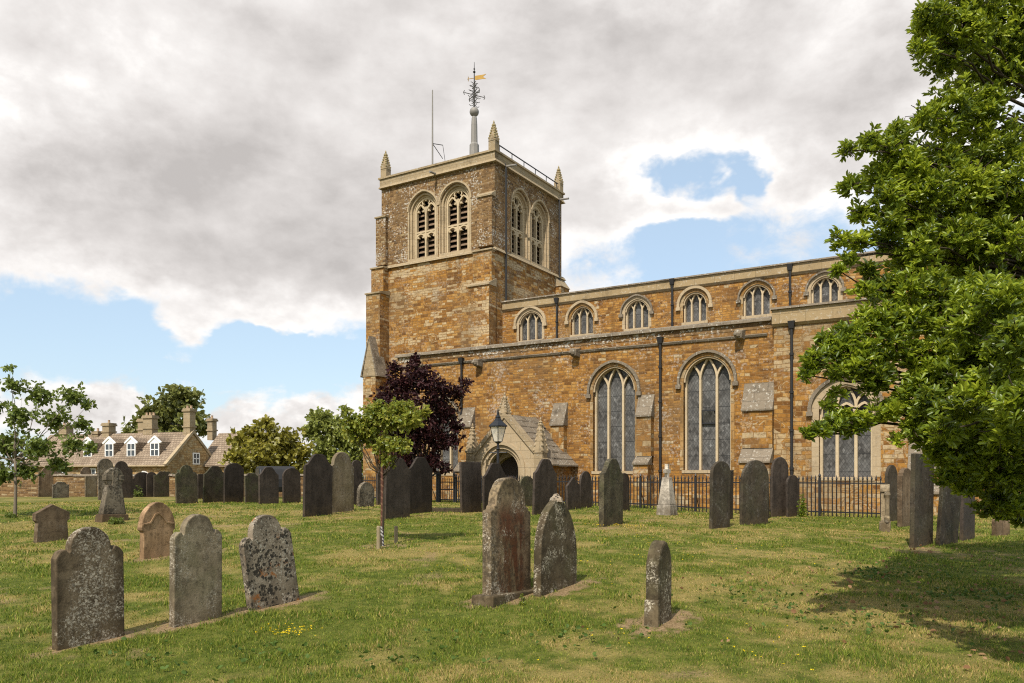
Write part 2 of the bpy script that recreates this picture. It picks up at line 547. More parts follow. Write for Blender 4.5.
M['iron'] = plain('black_iron', (0.012, 0.012, 0.014), 0.45)
M['pipe'] = plain('grey_black_pipe', (0.020, 0.019, 0.019), 0.6, spec=0.3)
M['lead'] = plain('lead_grey', (0.23, 0.215, 0.195), 0.6, 0.1, 0.3, 0.3, 3)
M['lead_dark'] = plain('weathered_iron', (0.085, 0.08, 0.075), 0.6, spec=0.3)
M['gold'] = plain('gilding', (0.30, 0.18, 0.035), 0.55, 0.5)
M['white'] = plain('white_paint', (0.78, 0.77, 0.74), 0.5, var=0.05)
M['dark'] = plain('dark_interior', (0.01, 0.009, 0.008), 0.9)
M['oak'] = plain('dark_oak', (0.035, 0.022, 0.014), 0.7, scale=3)
M['louvre'] = plain('louvre_board', (0.19, 0.125, 0.075), 0.8, scale=2)
M['bark'] = plain('bark', (0.055, 0.043, 0.030), 0.95, var=0.5, scale=9, spec=0.1)
M['bark_pale'] = plain('bark_pale', (0.16, 0.13, 0.095), 0.95, var=0.4, scale=9, spec=0.1)
M['stake'] = plain('weathered_stake', (0.26, 0.21, 0.13), 0.9, var=0.35, scale=5, spec=0.1)
M['car'] = plain('dark_car_paint', (0.012, 0.012, 0.013), 0.55, var=0.05, spec=0.3)
M['pot'] = plain('chimney_pot', (0.34, 0.235, 0.15), 0.85)
M['tyre'] = plain('tyre', (0.015, 0.015, 0.015), 0.9)


def leaded():
    m, t = newmat('leaded_glass')
    uv = t.n('ShaderNodeTexCoord').outputs['UV']
    s = t.n('ShaderNodeSeparateXYZ', {0: uv})
    a = t.math('ADD', s.outputs[0], t.math('MULTIPLY', s.outputs[1], 0.62))
    b = t.math('SUBTRACT', s.outputs[0], t.math('MULTIPLY', s.outputs[1], 0.62))

    def line(x, p, wd):
        f = t.math('ABSOLUTE', t.math('SUBTRACT', t.math('FRACT', t.math('DIVIDE', x, p)), 0.5))
        return t.ss(f, 0.5 - wd, 0.5 - wd * 0.4)
    lat = t.math('MAXIMUM', line(a, 0.115, 0.11), line(b, 0.115, 0.11))
    cell = t.n('ShaderNodeTexWhiteNoise', {'Vector': t.n('ShaderNodeCombineXYZ', {0: t.math('FLOOR', t.math('DIVIDE', a, 0.115)), 1: t.math('FLOOR', t.math('DIVIDE', b, 0.115)), 2: 0.0})}, noise_dimensions='3D')
    v = cell.outputs[0]
    big = t.noise(uv, 1.3, 3)
    col = t.mix(v, (0.045, 0.043, 0.040), (0.12, 0.115, 0.108))
    col = t.mix(t.math('MULTIPLY', t.ss(big, 0.4, 0.65), 0.5), col, (0.16, 0.16, 0.155))
    col = t.mix(t.math('MULTIPLY', lat, 0.6), col, (0.035, 0.034, 0.033))
    sb = t.math('ABSOLUTE', t.math('SUBTRACT', t.math('FRACT', t.math('DIVIDE', s.outputs[1], 0.62)), 0.5))
    col = t.mix(t.math('MULTIPLY', t.ss(sb, 0.472, 0.485), 0.8), col, (0.025, 0.025, 0.025))
    br2 = t.math('MULTIPLY', t.ss(t.noise(t.vmath('ADD', uv, (3, 9, 0)), 2.2, 4, 0.7), 0.55, 0.7), t.math('GREATER_THAN', v, 0.45))  # pale reflections painted into some of the panes
    col = t.mix(t.math('MULTIPLY', br2, 0.55), col, (0.30, 0.30, 0.29))
    hb = t.math('MULTIPLY', v, 1.0)
    finish(t, col, 0.35, hb, 0.5, 0.012, 0.22)
    return m


M['glass'] = leaded()
m, t = newmat('window_pane')
finish(t, (0.05, 0.06, 0.07), 0.1, spec=0.6)
M['pane'] = m


def roof_tiles(name, a, b):
    m, t = newmat(name)
    uv = t.n('ShaderNodeTexCoord').outputs['UV']
    br = t.n('ShaderNodeTexBrick', {'Vector': uv, 'Color1': (0, 0, 0, 1), 'Color2': (1, 1, 1, 1), 'Mortar': (0.2, 0.2, 0.2, 1), 'Scale': 1.0, 'Mortar Size': 0.02, 'Brick Width': 0.3, 'Row Height': 0.2})
    g = t.n('ShaderNodeSeparateColor', {0: br.outputs['Color']}).outputs[0]
    col = t.mix(g, a, b)
    col = t.mix(t.math('MULTIPLY', t.ss(t.noise(uv, 0.5, 5), 0.45, 0.7), 0.5), col, (0.10, 0.075, 0.05))
    col = t.mix(t.math('MULTIPLY', br.outputs['Fac'], 0.6), col, tuple(c * 0.3 for c in a))
    finish(t, col, 0.92, t.math('SUBTRACT', g, br.outputs['Fac']), 0.7, 0.03, 0.1)
    return m


M['roof'] = roof_tiles('stone_slate_roof', (0.215, 0.16, 0.112), (0.32, 0.25, 0.18))


def memorial(name, a, b, lichen=0.3, lich_col=(0.52, 0.50, 0.45), orange=0.0, blackspot=0.0, red=0.0, centre=0.0, scale=16, vein=0.0, base_stain=0.5, green=0.0, rough=0.9, edge=0.7):
    """weathered gravestone: crusts of lichen in rosettes, streaks, algae"""
    m, t = newmat(name)
    tc = t.n('ShaderNodeTexCoord').outputs['Object']
    rd = t.n('ShaderNodeObjectInfo').outputs['Random']
    sh = t.n('ShaderNodeCombineXYZ', {0: t.math('MULTIPLY', rd, 37.0), 1: t.math('MULTIPLY', rd, 17.0), 2: t.math('MULTIPLY', rd, 53.0)})
    ob = t.vmath('ADD', tc, sh.outputs[0])
    s = t.n('ShaderNodeSeparateXYZ', {0: tc})
    x, z = s.outputs[0], s.outputs[2]
    streak = t.noise(t.vmath('MULTIPLY', ob, (7.0, 7.0, 0.9)), 1.0, 5, 0.6)
    nb = t.noise(ob, 3.0, 6, 0.62)
    col = t.mix(t.ss(nb, 0.3, 0.7), a, b)
    tone = t.math('MULTIPLY_ADD', t.math('FRACT', t.math('MULTIPLY', rd, 91.7)), 0.55, 0.78)
    col = t.n('ShaderNodeVectorMath', {0: col, 1: t.n('ShaderNodeCombineXYZ', {0: tone, 1: tone, 2: tone}).outputs[0]}, operation='MULTIPLY').outputs[0]
    col = t.mix(t.math('MULTIPLY', t.ss(streak, 0.45, 0.72), 0.55), col, tuple(c * 0.45 for c in a))
    if vein:
        col = t.mix(t.math('MULTIPLY', t.ss(t.noise(ob, 9, 5, 0.7, 1.2), 0.5, 0.62), vein), col, tuple(min(1, c * 1.7) for c in b))
    if red:
        rm = t.math('MULTIPLY', t.ss(t.math('ABSOLUTE', x), 0.44, 0.20), t.ss(z, 1.30, 0.95))
        rm = t.math('MULTIPLY', rm, t.ss(t.noise(t.vmath('MULTIPLY', ob, (9, 9, 2)), 1.0, 6, 0.65), 0.33, 0.52))
        col = t.mix(t.math('MULTIPLY', rm, red), col, (0.115, 0.044, 0.020))
    if green:
        col = t.mix(t.math('MULTIPLY', t.ss(t.noise(ob, 2.2, 5), 0.42, 0.62), green), col, (0.075, 0.085, 0.030))
    gn = t.n('ShaderNodeSeparateXYZ', {0: t.n('ShaderNodeTexCoord').outputs['Generated']})
    eg = t.math('MAXIMUM', t.ss(t.math('ABSOLUTE', t.math('SUBTRACT', gn.outputs[0], 0.5)), 0.30, 0.49), t.ss(gn.outputs[2], 0.80, 1.0))
    col = t.mix(t.math('MULTIPLY', t.math('MULTIPLY', eg, t.ss(t.noise(ob, 7, 5, 0.65), 0.32, 0.56)), edge), col, tuple(c * 0.34 for c in a))
    # algae and soil splash low down
    col = t.mix(t.math('MULTIPLY', t.math('MULTIPLY', t.ss(z, 0.38, 0.02), t.ss(t.noise(ob, 6, 4), 0.3, 0.6)), base_stain), col, (0.085, 0.058, 0.026))
    h = nb
    wv_ = t.vmath('MULTIPLY', t.vmath('SUBTRACT', t.n('ShaderNodeTexNoise', {'Vector': ob, 'Scale': 22.0, 'Detail': 4.0, 'Roughness': 0.7}).outputs['Color'], (0.5, 0.5, 0.5)), (0.07, 0.07, 0.07))
    obw = t.vmath('ADD', ob, wv_)
    if lichen:
        mask = t.noise(ob, 3.2, 5, 0.65)
        mask = t.math('ADD', mask, t.math('MULTIPLY', t.math('SUBTRACT', streak, 0.5), 0.35))
        if centre:
            mask = t.math('ADD', mask, t.math('MULTIPLY_ADD', t.ss(t.math('ABSOLUTE', x), 0.36, 0.05), centre * 0.34, -centre * 0.12))
        vo = t.n('ShaderNodeTexVoronoi', {'Vector': obw, 'Scale': scale * 1.0, 'Randomness': 1.0})
        vc = t.n('ShaderNodeSeparateColor', {0: vo.outputs['Color']})
        r_ = t.math('MULTIPLY', t.math('MULTIPLY', vc.outputs[0], 0.72), t.ss(mask, 0.40, 0.68))
        spot = t.ss(t.math('SUBTRACT', r_, vo.outputs['Distance']), -0.05, 0.08)
        fine = t.math('MULTIPLY', t.ss(t.noise(ob, 42, 6, 0.75), 0.49, 0.58), t.ss(mask, 0.44, 0.64))
        lm = t.math('MULTIPLY', t.math('MAXIMUM', spot, t.math('MULTIPLY', fine, 0.9)), lichen, clamp=True)
        col = t.mix(lm, col, t.mix(vc.outputs[1], tuple(c * 0.55 for c in lich_col), lich_col))
        h = t.math('ADD', nb, t.math('MULTIPLY', lm, 0.5))
    if orange:
        om = t.math('MULTIPLY', t.ss(t.noise(ob, 4.5, 3, 0.5), 0.57, 0.63), t.ss(t.noise(ob, 22, 5, 0.7), 0.42, 0.55))
        col = t.mix(t.math('MULTIPLY', om, orange), col, (0.34, 0.125, 0.03))
    if blackspot:
        vo3 = t.n('ShaderNodeTexVoronoi', {'Vector': t.vmath('ADD', obw, (1, 8, 4)), 'Scale': 24.0})
        c3 = t.n('ShaderNodeSeparateColor', {0: vo3.outputs['Color']}).outputs[0]
        bm_ = t.ss(t.math('SUBTRACT', t.math('MULTIPLY', c3, t.lin(t.noise(ob, 3.4, 4), 0.34, 0.64, 0.18, 1.15)), vo3.outputs['Distance']), -0.04, 0.08)
        col = t.mix(t.math('MULTIPLY', bm_, blackspot), col, (0.030, 0.026, 0.020))
    nm = t.noise(obw, 15, 6, 0.72)
    col = t.mix(t.math('MULTIPLY', t.ss(nm, 0.50, 0.62), 0.55), col, tuple(c * 0.36 for c in a))
    nf = t.noise(ob, 65, 5, 0.7)
    col = t.mix(t.math('MULTIPLY', t.ss(nf, 0.50, 0.66), 0.30), col, tuple(c * 0.42 for c in a))
    finish(t, col, rough, t.math('ADD', h, t.math('MULTIPLY', t.noise(ob, 45, 4), 0.35)), 0.55, 0.012, 0.2)
    return m


M['grave_brown'] = memorial('grave_brown', (0.105, 0.074, 0.042), (0.185, 0.138, 0.084), lichen=0.85, centre=0.6, scale=40, lich_col=(0.54, 0.47, 0.36))
M['grave_grey'] = memorial('grave_grey', (0.235, 0.182, 0.115), (0.36, 0.285, 0.19), lichen=0.75, centre=-0.2, scale=44, green=0.35, lich_col=(0.60, 0.53, 0.41))
M['grave_spotted'] = memorial('grave_spotted', (0.26, 0.205, 0.145), (0.36, 0.295, 0.215), lichen=0.9, orange=0.9, blackspot=0.95, scale=26, lich_col=(0.66, 0.59, 0.47))
M['grave_sand'] = memorial('grave_sand', (0.27, 0.165, 0.085), (0.36, 0.235, 0.135), lichen=0.25, base_stain=0.2, lich_col=(0.16, 0.11, 0.065))
M['grave_red'] = memorial('grave_red', (0.18, 0.128, 0.072), (0.29, 0.216, 0.13), lichen=1.0, red=1.0, scale=34, green=0.15, centre=-0.3, lich_col=(0.58, 0.50, 0.38), blackspot=0.5)
M['grave_dark'] = memorial('grave_dark', (0.090, 0.066, 0.037), (0.155, 0.120, 0.073), lichen=1.0, scale=32, green=0.25, lich_col=(0.60, 0.53, 0.40))
M['grave_tan'] = memorial('grave_tan', (0.22, 0.165, 0.098), (0.31, 0.245, 0.155), lichen=0.3, green=0.15)
M['grave_pale'] = memorial('grave_pale', (0.17, 0.138, 0.095), (0.27, 0.225, 0.16), lichen=0.6, blackspot=0.7, scale=24, lich_col=(0.40, 0.37, 0.31))
M['grave_wood'] = memorial('grave_weathered_brown', (0.135, 0.090, 0.052), (0.225, 0.16, 0.098), lichen=0.3, lich_col=(0.34, 0.29, 0.22))
M['grave_white'] = memorial('grave_marble', (0.44, 0.38, 0.30), (0.56, 0.50, 0.41), lichen=0.0, base_stain=0.8, blackspot=0.3)
M['slate'] = memorial('slate', (0.038, 0.029, 0.022), (0.064, 0.049, 0.038), lichen=0.0, base_stain=0.55, rough=0.7, edge=0.0)
M['slate_lichen'] = memorial('slate_lichen', (0.040, 0.032, 0.022), (0.068, 0.055, 0.038), lichen=0.5, lich_col=(0.17, 0.15, 0.11), green=0.4, base_stain=0.6, rough=0.75, scale=30, edge=0.0)
M['slate_green'] = memorial('slate_green', (0.060, 0.050, 0.030), (0.11, 0.092, 0.056), lichen=0.6, lich_col=(0.24, 0.22, 0.15), green=0.4, blackspot=0.5, scale=30, edge=0.2)
M['slate_olive'] = memorial('slate_olive', (0.038, 0.029, 0.019), (0.064, 0.050, 0.034), lichen=0.12, green=0.15, rough=0.75, edge=0.0)


def foliage(name, cols, trans=0.35, gloss=0.45, rough=0.4, clump=0.25):
    """leaf: every leaf its own tint, light passes through"""
    m, t = newmat(name)
    rp = t.n('ShaderNodeNewGeometry').outputs['Random Per Island']
    ob = t.n('ShaderNodeTexCoord').outputs['Object']
    k = t.math('ADD', t.math('MULTIPLY', rp, 1 - clump), t.math('MULTIPLY', t.ss(t.noise(ob, 1.1 if clump < 0.3 else 2.6, 3), 0.32, 0.68), clump))
    n = len(cols)
    col = t.ramp(k, [(i / (n - 1), c) for i, c in enumerate(cols)])
    p = t.n('ShaderNodeBsdfPrincipled', {'Base Color': col, 'Roughness': rough, 'Specular IOR Level': gloss})
    tr = t.n('ShaderNodeBsdfTranslucent', {0: t.mix(0.5, col, tuple(min(1, c * 1.35) for c in cols[-1]))})
    mx = t.n('ShaderNodeMixShader', {0: trans, 1: p.outputs[0], 2: tr.outputs[0]})
    t.n('ShaderNodeOutputMaterial', {0: mx})
    return m


M['leaf_ever'] = foliage('evergreen_leaf', [(0.028, 0.048, 0.008), (0.080, 0.125, 0.012), (0.22, 0.288, 0.017), (0.48, 0.53, 0.045)], 0.36, 0.5, 0.38, 0.5)
M['leaf_young'] = foliage('young_leaf', [(0.07, 0.105, 0.018), (0.13, 0.175, 0.03), (0.22, 0.26, 0.055)], 0.35)
M['leaf_lime'] = foliage('lime_leaf', [(0.075, 0.115, 0.016), (0.14, 0.19, 0.024), (0.24, 0.28, 0.036), (0.42, 0.38, 0.07)], 0.45)
M['leaf_gold'] = foliage('yellow_green_leaf', [(0.10, 0.10, 0.016), (0.22, 0.205, 0.03), (0.36, 0.315, 0.05)], 0.3)
M['leaf_light'] = foliage('light_green_leaf', [(0.12, 0.145, 0.03), (0.21, 0.24, 0.05), (0.33, 0.35, 0.09)], 0.3)
M['leaf_far'] = foliage('far_leaf', [(0.09, 0.105, 0.028), (0.165, 0.18, 0.045), (0.27, 0.27, 0.075)], 0.3)
M['leaf_purple'] = foliage('purple_leaf', [(0.014, 0.005, 0.006), (0.030, 0.009, 0.010), (0.058, 0.016, 0.016)], 0.2, 0.22, 0.55)
M['leaf_grey'] = foliage('grey_green_leaf', [(0.10, 0.12, 0.07), (0.17, 0.19, 0.12)], 0.3)

# ------------------------------------------------------------------ ground sheet, grass
SOIL = []                      # (x, y, along, across, angle, strength)


def soil(p, along, across, strength=1.0, ang=None):
    SOIL.append((p.x, p.y, along, across, math.atan2(NV.y, NV.x) if ang is None else ang, strength))


def _vn(x, y, s, seed):
    """value noise"""
    r = np.random.default_rng(seed).random((64, 64))
    u = x * s; v = y * s
    i = np.floor(u).astype(int); j = np.floor(v).astype(int)
    fu = u - i; fv = v - j
    fu = fu * fu * (3 - 2 * fu); fv = fv * fv * (3 - 2 * fv)
    g = lambda a, b: r[a % 64, b % 64]
    return (g(i, j) * (1 - fu) + g(i + 1, j) * fu) * (1 - fv) + (g(i, j + 1) * (1 - fu) + g(i + 1, j + 1) * fu) * fv


def dry_field(x, y):
    n = 0.34 * _vn(x, y, 0.45, 1) + 0.34 * _vn(x, y, 1.5, 2) + 0.32 * _vn(x, y, 4.6, 3)
    return sstep(n + 0.07 * sstep(y, 9, 20) - 0.10, 0.34, 0.66)


def soil_field(x, y):
    s = np.zeros_like(x)
    nz = 0.55 * _vn(x, y, 6.0, 4) + 0.45 * _vn(x, y, 14.0, 5)
    for (cx, cy, al, ac, an, stg) in SOIL:
        dx = x - cx; dy = y - cy
        a = dx * math.cos(an) + dy * math.sin(an); b = -dx * math.sin(an) + dy * math.cos(an)
        d = (a / al) ** 2 + (b / ac) ** 2
        s = np.maximum(s, stg * sstep(1.25 - d + (nz - 0.5) * 2.6, 0.0, 0.9))
    # worn spots scattered in the turf
    wn = _vn(x, y, 0.8, 8) * 0.6 + _vn(x, y, 3.7, 9) * 0.4
    return np.clip(np.maximum(s, 0.55 * sstep(wn, 0.74, 0.84)), 0, 1)


def build_ground():
    rad = np.concatenate([[0.0], np.geomspace(2.0, 60, 420), np.geomspace(62, 4500, 60)])
    na = 720
    # more rays in the direction the church stands
    th = np.linspace(0, 2 * math.pi, na, endpoint=False)
    th = th - 0.62 * np.sin(th)
    ang = math.pi / 2 - th
    A, Rr = np.meshgrid(ang, rad[1:])
    X = (Rr * np.cos(A)).ravel(); Yy = (Rr * np.sin(A)).ravel()
    X = np.concatenate([[0.0], X]); Yy = np.concatenate([[0.0], Yy])
    Z = G(X, Yy)
    nr = len(rad) - 1
    faces = [(0, 1 + (k + 1) % na, 1 + k) for k in range(na)]
    i, k = np.meshgrid(np.arange(nr - 1), np.arange(na), indexing='ij')
    k2 = (k + 1) % na
    q = np.stack([1 + i * na + k, 1 + i * na + k2, 1 + (i + 1) * na + k2, 1 + (i + 1) * na + k], -1).reshape(-1, 4)
    me = bpy.data.meshes.new('ground')
    me.from_pydata(np.stack([X, Yy, Z], 1).tolist(), [], faces + q.tolist())
    me.polygons.foreach_set('use_smooth', [True] * len(me.polygons))
    for nm, arr in (('soil', soil_field(X, Yy)), ('dry', dry_field(X, Yy))):
        at_ = me.attributes.new(nm, 'FLOAT', 'POINT')
        at_.data.foreach_set('value', arr.astype(np.float32))
    m, t = newmat('turf')
    ob = t.n('ShaderNodeTexCoord').outputs['Object']
    soil_a = t.n('ShaderNodeAttribute', attribute_name='soil').outputs['Fac']
    dry_a = t.n('ShaderNodeAttribute', attribute_name='dry').outputs['Fac']
    n1 = t.noise(ob, 5, 6, 0.65)
    n2 = t.noise(ob, 40, 5, 0.7)
    green = t.mix(t.ss(n1, 0.35, 0.65), (0.062, 0.082, 0.011), (0.125, 0.138, 0.024))
    straw = t.mix(t.ss(n2, 0.3, 0.7), (0.22, 0.165, 0.052), (0.37, 0.275, 0.108))
    col = t.mix(t.math('MULTIPLY', t.math('ADD', dry_a, t.math('MULTIPLY', t.math('SUBTRACT', n1, 0.5), 0.9)), 0.72, clamp=True), green, straw)
    col = t.mix(t.math('MULTIPLY', t.ss(n2, 0.5, 0.72), 0.35), col, (0.05, 0.05, 0.014))
    earth = t.mix(t.ss(n2, 0.35, 0.65), (0.15, 0.098, 0.048), (0.34, 0.24, 0.13))
    col = t.mix(soil_a, col, earth)
    finish(t, col, 0.95, t.math('MULTIPLY_ADD', n2, 0.6, n1), 0.9, 0.04, 0.1)
    me.materials.append(m)
    o = bpy.data.objects.new('ground', me)
    COL.objects.link(o)
    tag(o, kind='structure')


def build_grass():
    """blades over the lawn in view, thinner and coarser with distance"""
    bands = [(5.0, 9, 3300, 0.0040, 0.034), (9, 14, 1500, 0.0058, 0.036), (14, 21, 560, 0.0092, 0.038), (21, 34, 190, 0.015, 0.044)]
    Ps = []; Hs = []; Ws = []
    for (r0, r1, dn, wd, hg) in bands:
        area = (r1 ** 2 - r0 ** 2) * 0.76
        n = int(area * dn)
        r = np.sqrt(rng.uniform(r0 ** 2, r1 ** 2, n)); a = rng.uniform(-0.76, 0.76, n)
        x = r * np.sin(a); y = r * np.cos(a)
        s = soil_field(x, y)
        tuft = 0.6 * _vn(x, y, 2.2, 21) + 0.4 * _vn(x, y, 9.0, 22)
        keep = (rng.random(n) > s * 0.93) & (rng.random(n) < 0.55 + 0.9 * tuft)
        cu = (x - 7.4) * DV.x + (y - 30) * DV.y; cv = (x - 7.4) * NV.x + (y - 30) * NV.y
        keep &= (cv < -0.1)
        x, y, tuft = x[keep], y[keep], tuft[keep]
        Ps.append(np.stack([x, y], 1))
        d = dry_field(x, y)
        Hs.append(hg * (0.45 + 1.05 * sstep(tuft, 0.35, 0.85)) * rng.uniform(0.5, 1.35, len(x)) * (1 - 0.30 * d))
        Ws.append(wd * rng.uniform(0.7, 1.3, len(x)))
    P = np.concatenate(Ps); H = np.concatenate(Hs); W = np.concatenate(Ws)
    n = len(P)
    an = rng.uniform(0, 2 * math.pi, n); la = rng.uniform(0, 2 * math.pi, n); lm = rng.uniform(0.1, 0.95, n) * H
    gz = G(P[:, 0], P[:, 1])
    v = np.empty((n, 3, 3))
    dx = np.cos(an) * W; dy = np.sin(an) * W
    v[:, 0] = np.stack([P[:, 0] - dx, P[:, 1] - dy, gz - 0.004], 1)
    v[:, 1] = np.stack([P[:, 0] + dx, P[:, 1] + dy, gz - 0.004], 1)
    v[:, 2] = np.stack([P[:, 0] + np.cos(la) * lm, P[:, 1] + np.sin(la) * lm, gz + H], 1)
    me = tri_mesh('grass', v)
    dr = me.attributes.new('dry', 'FLOAT', 'POINT')
    dr.data.foreach_set('value', np.repeat(dry_field(P[:, 0], P[:, 1]), 3).astype(np.float32))
    m, t = newmat('grass_blade')
    rp = t.n('ShaderNodeNewGeometry').outputs['Random Per Island']
    ob = t.n('ShaderNodeTexCoord').outputs['Object']
    dry_a = t.n('ShaderNodeAttribute', attribute_name='dry').outputs['Fac']
    g = t.ramp(t.math('FRACT', t.math('MULTIPLY', rp, 13.7)), [(0, (0.046, 0.086, 0.008)), (0.45, (0.126, 0.182, 0.017)), (0.8, (0.230, 0.270, 0.032)), (1, (0.38, 0.37, 0.066))])
    s = t.ramp(t.math('FRACT', t.math('MULTIPLY', rp, 5.3)), [(0, (0.27, 0.20, 0.055)), (1, (0.58, 0.44, 0.165))])
    k = t.math('GREATER_THAN', t.math('MULTIPLY_ADD', dry_a, 0.52, 0.07), rp)
    col = t.mix(k, g, s)
    p = t.n('ShaderNodeBsdfPrincipled', {'Base Color': col, 'Roughness': 0.6, 'Specular IOR Level': 0.25})
    tr = t.n('ShaderNodeBsdfTranslucent', {0: col})
    mx = t.n('ShaderNodeMixShader', {0: 0.35, 1: p.outputs[0], 2: tr.outputs[0]})
    t.n('ShaderNodeOutputMaterial', {0: mx})
    me.materials.append(m)
    o = bpy.data.objects.new('grass', me)
    COL.objects.link(o)
    tag(o, 'short patchy green and straw coloured lawn grass between the gravestones', 'grass', kind='stuff')


def tri_mesh(name, v):
    """mesh of loose triangles from an (n,3,3) array"""
    n = len(v)
    me = bpy.data.meshes.new(name)
    me.vertices.add(n * 3); me.loops.add(n * 3); me.polygons.add(n)
    me.vertices.foreach_set('co', v.reshape(-1))
    me.loops.foreach_set('vertex_index', np.arange(n * 3))
    me.polygons.foreach_set('loop_start', np.arange(n) * 3)
    me.update(calc_edges=True)
    return me


def leaf_obj(name, base, axis, size, aspect, mat, parent, fold=0.25):
    """kite shaped leaves folded along the midrib: base (n,3), axis (n,3) unit, size (n,)"""
    n = len(base)
    r = rng.normal(size=(n, 3)); r[:, 2] += 0.0
    side = np.cross(axis, r); side /= np.linalg.norm(side, axis=1, keepdims=True) + 1e-9
    nrm = np.cross(side, axis)
    flip = np.where(nrm[:, 2] < 0, -1.0, 1.0)[:, None]
    nrm *= flip
    s = size[:, None]
    tip = base + axis * s - nrm * s * 0.10
    up_ = nrm * s * fold * 0.3
    m1 = base + axis * s * 0.34; m2 = base + axis * s * 0.74 - nrm * s * 0.03
    v = np.stack([base, m1 + side * s * aspect * 0.40 + up_, m2 + side * s * aspect * 0.42 + up_ * 0.8, tip,
                  m2 - side * s * aspect * 0.42 + up_ * 0.8, m1 - side * s * aspect * 0.40 + up_], 1)
    me = bpy.data.meshes.new(name)
    me.vertices.add(n * 6); me.loops.add(n * 8); me.polygons.add(n * 2)
    me.vertices.foreach_set('co', v.reshape(-1))
    idx = (np.array([0, 3, 2, 1, 0, 5, 4, 3])[None, :] + 6 * np.arange(n)[:, None]).ravel()
    me.loops.foreach_set('vertex_index', idx)
    me.polygons.foreach_set('loop_start', np.arange(n * 2) * 4)
    me.update(calc_edges=True)
    me.materials.append(mat)
    o = bpy.data.objects.new(name, me)
    COL.objects.link(o)
    if parent is not None:
        o.parent = parent
    return o


def unit(a):
    return a / (np.linalg.norm(a, axis=-1, keepdims=True) + 1e-9)


def blob_tips(blobs, per_m2, shell=0.55, up=0.3, flat=0.85):
    """twig tips spread through clumps; blobs = (x, y, z, r)"""
    tips = []; axes = []
    for (x, y, z, r) in blobs:
        n = max(4, int(per_m2 * 4 * math.pi * r * r))
        d = unit(rng.normal(size=(n, 3)))
        rr = r * (shell + (1 - shell) * rng.random(n)) * (0.80 + 0.35 * rng.random(n))
        # lumpy outline
        rr *= 0.82 + 0.30 * np.sin(d[:, 0] * 5 + x * 3) * np.sin(d[:, 2] * 6 + z * 5) + 0.15 * rng.random(n)
        p = np.array([x, y, z]) + d * rr[:, None] * np.array([1, 1, flat])
        tips.append(p)
        axes.append(unit(d + np.array([0, 0, up]) + 0.5 * rng.normal(size=(n, 3))))
    return np.concatenate(tips), np.concatenate(axes)


def rosettes(tips, axes, per, size, spread=0.95):
    n = len(tips)
    b = np.repeat(tips, per, 0); a = np.repeat(axes, per, 0)
    rad = rng.normal(size=b.shape)
    rad -= (rad * a).sum(1, keepdims=True) * a
    rad = unit(rad)
    ax = unit(a * rng.uniform(0.15, 0.9, (len(b), 1)) + rad * spread)
    sz = size * rng.uniform(0.6, 1.2, len(b))
    b = b - a * (rng.random((len(b), 1)) * size * 0.6)
    return b, ax, sz


def limb(mb, a, b, r0, r1, sag=0.1, n=6, wig=0.05):
    a = Vector(a); b = Vector(b)
    L = (b - a).length
    pts = []
    for i in range(n + 1):
        t_ = i / n
        p = a.lerp(b, t_)
        p.z += math.sin(math.pi * t_) * sag * L
        if 0 < i < n:
            p += Vector((random.uniform(-1, 1), random.uniform(-1, 1), random.uniform(-1, 1))) * wig * L
        pts.append(p)
    mb.tube(pts, [r0 + (r1 - r0) * i / n for i in range(n + 1)], 6)
    return pts


def make_tree(name, label, base, fork_h, blobs, leaf, bark, tr=0.08, leaf_size=0.08, aspect=0.5, dens=60, per=4, group=None, cat='tree', extra_fork=None, twigs=True, shell=0.5, up=0.3):
    """blobs given in world coordinates (x, y, z, r)"""
    root = empty(name, base)
    inv = Vector(base)
    loc = [(x - inv.x, y - inv.y, z - inv.z, r) for (x, y, z, r) in blobs]
    mb = MB()
    fork = Vector((0, 0, fork_h))
    if extra_fork: fork = Vector(extra_fork) - inv
    pts = [Vector((0, 0, -0.15)), Vector((0, 0, 0.0)), fork * 0.5 + Vector((0.02, 0, 0)), fork]
    mb.tube(pts, [tr * 1.5, tr * 1.25, tr, tr * 0.8], 10)
    for (x, y, z, r) in loc:
        limb(mb, fork * random.uniform(0.86, 1.0), (x, y, z), tr * 0.5, tr * 0.10, -0.06, 6, 0.03)
        if twigs:
            for _ in range(5):
                d = Vector((random.gauss(0, 1), random.gauss(0, 1), random.gauss(0.2, 1))).normalized()
                limb(mb, (x, y, z), Vector((x, y, z)) + d * r * 0.9, tr * 0.12, tr * 0.04, 0.0, 3, 0.05)
    mb.build('trunk', bark, root, smooth=True)
    tips, axes = blob_tips(loc, dens, shell, up)
    b, a, s = rosettes(tips, axes, per, leaf_size)
    leaf_obj('crown', b, a, s, aspect, leaf, root)
    tag(root, label, cat, group)
    return root


# ------------------------------------------------------------------ the church (local frame: u east, v north, z world)
ORG = Vector((7.4, 30.0))
church = empty('church', (ORG.x, ORG.y, 0), math.atan2(DV.y, DV.x))
tag(church, 'ochre ironstone church with square pinnacled tower and long traceried nave', 'church')


def cu(px, v):
    """u on the plane v = const seen at pixel column px"""
    k = (px - 512) / FPX
    ox = ORG.x + NV.x * v; oy = ORG.y + NV.y * v
    return (k * oy - ox) / (DV.x - k * DV.y)


def chh(py, u, v):
    """height on the church seen at pixel row py"""
    Y = ORG.y + DV.y * u + NV.y * v
    return EYE + (HORIZ - py) / FPX * Y


def S(v0):
    return lambda a, b, c: (a, v0 + c, b)            # south facing wall frame


def E(u1, v0=0.0):
    return lambda a, b, c: (u1 - c, v0 + a, b)       # east facing wall frame


def Wf(u1, v0=0.0):
    return lambda a, b, c: (u1 + c, v0 - a, b)       # west facing


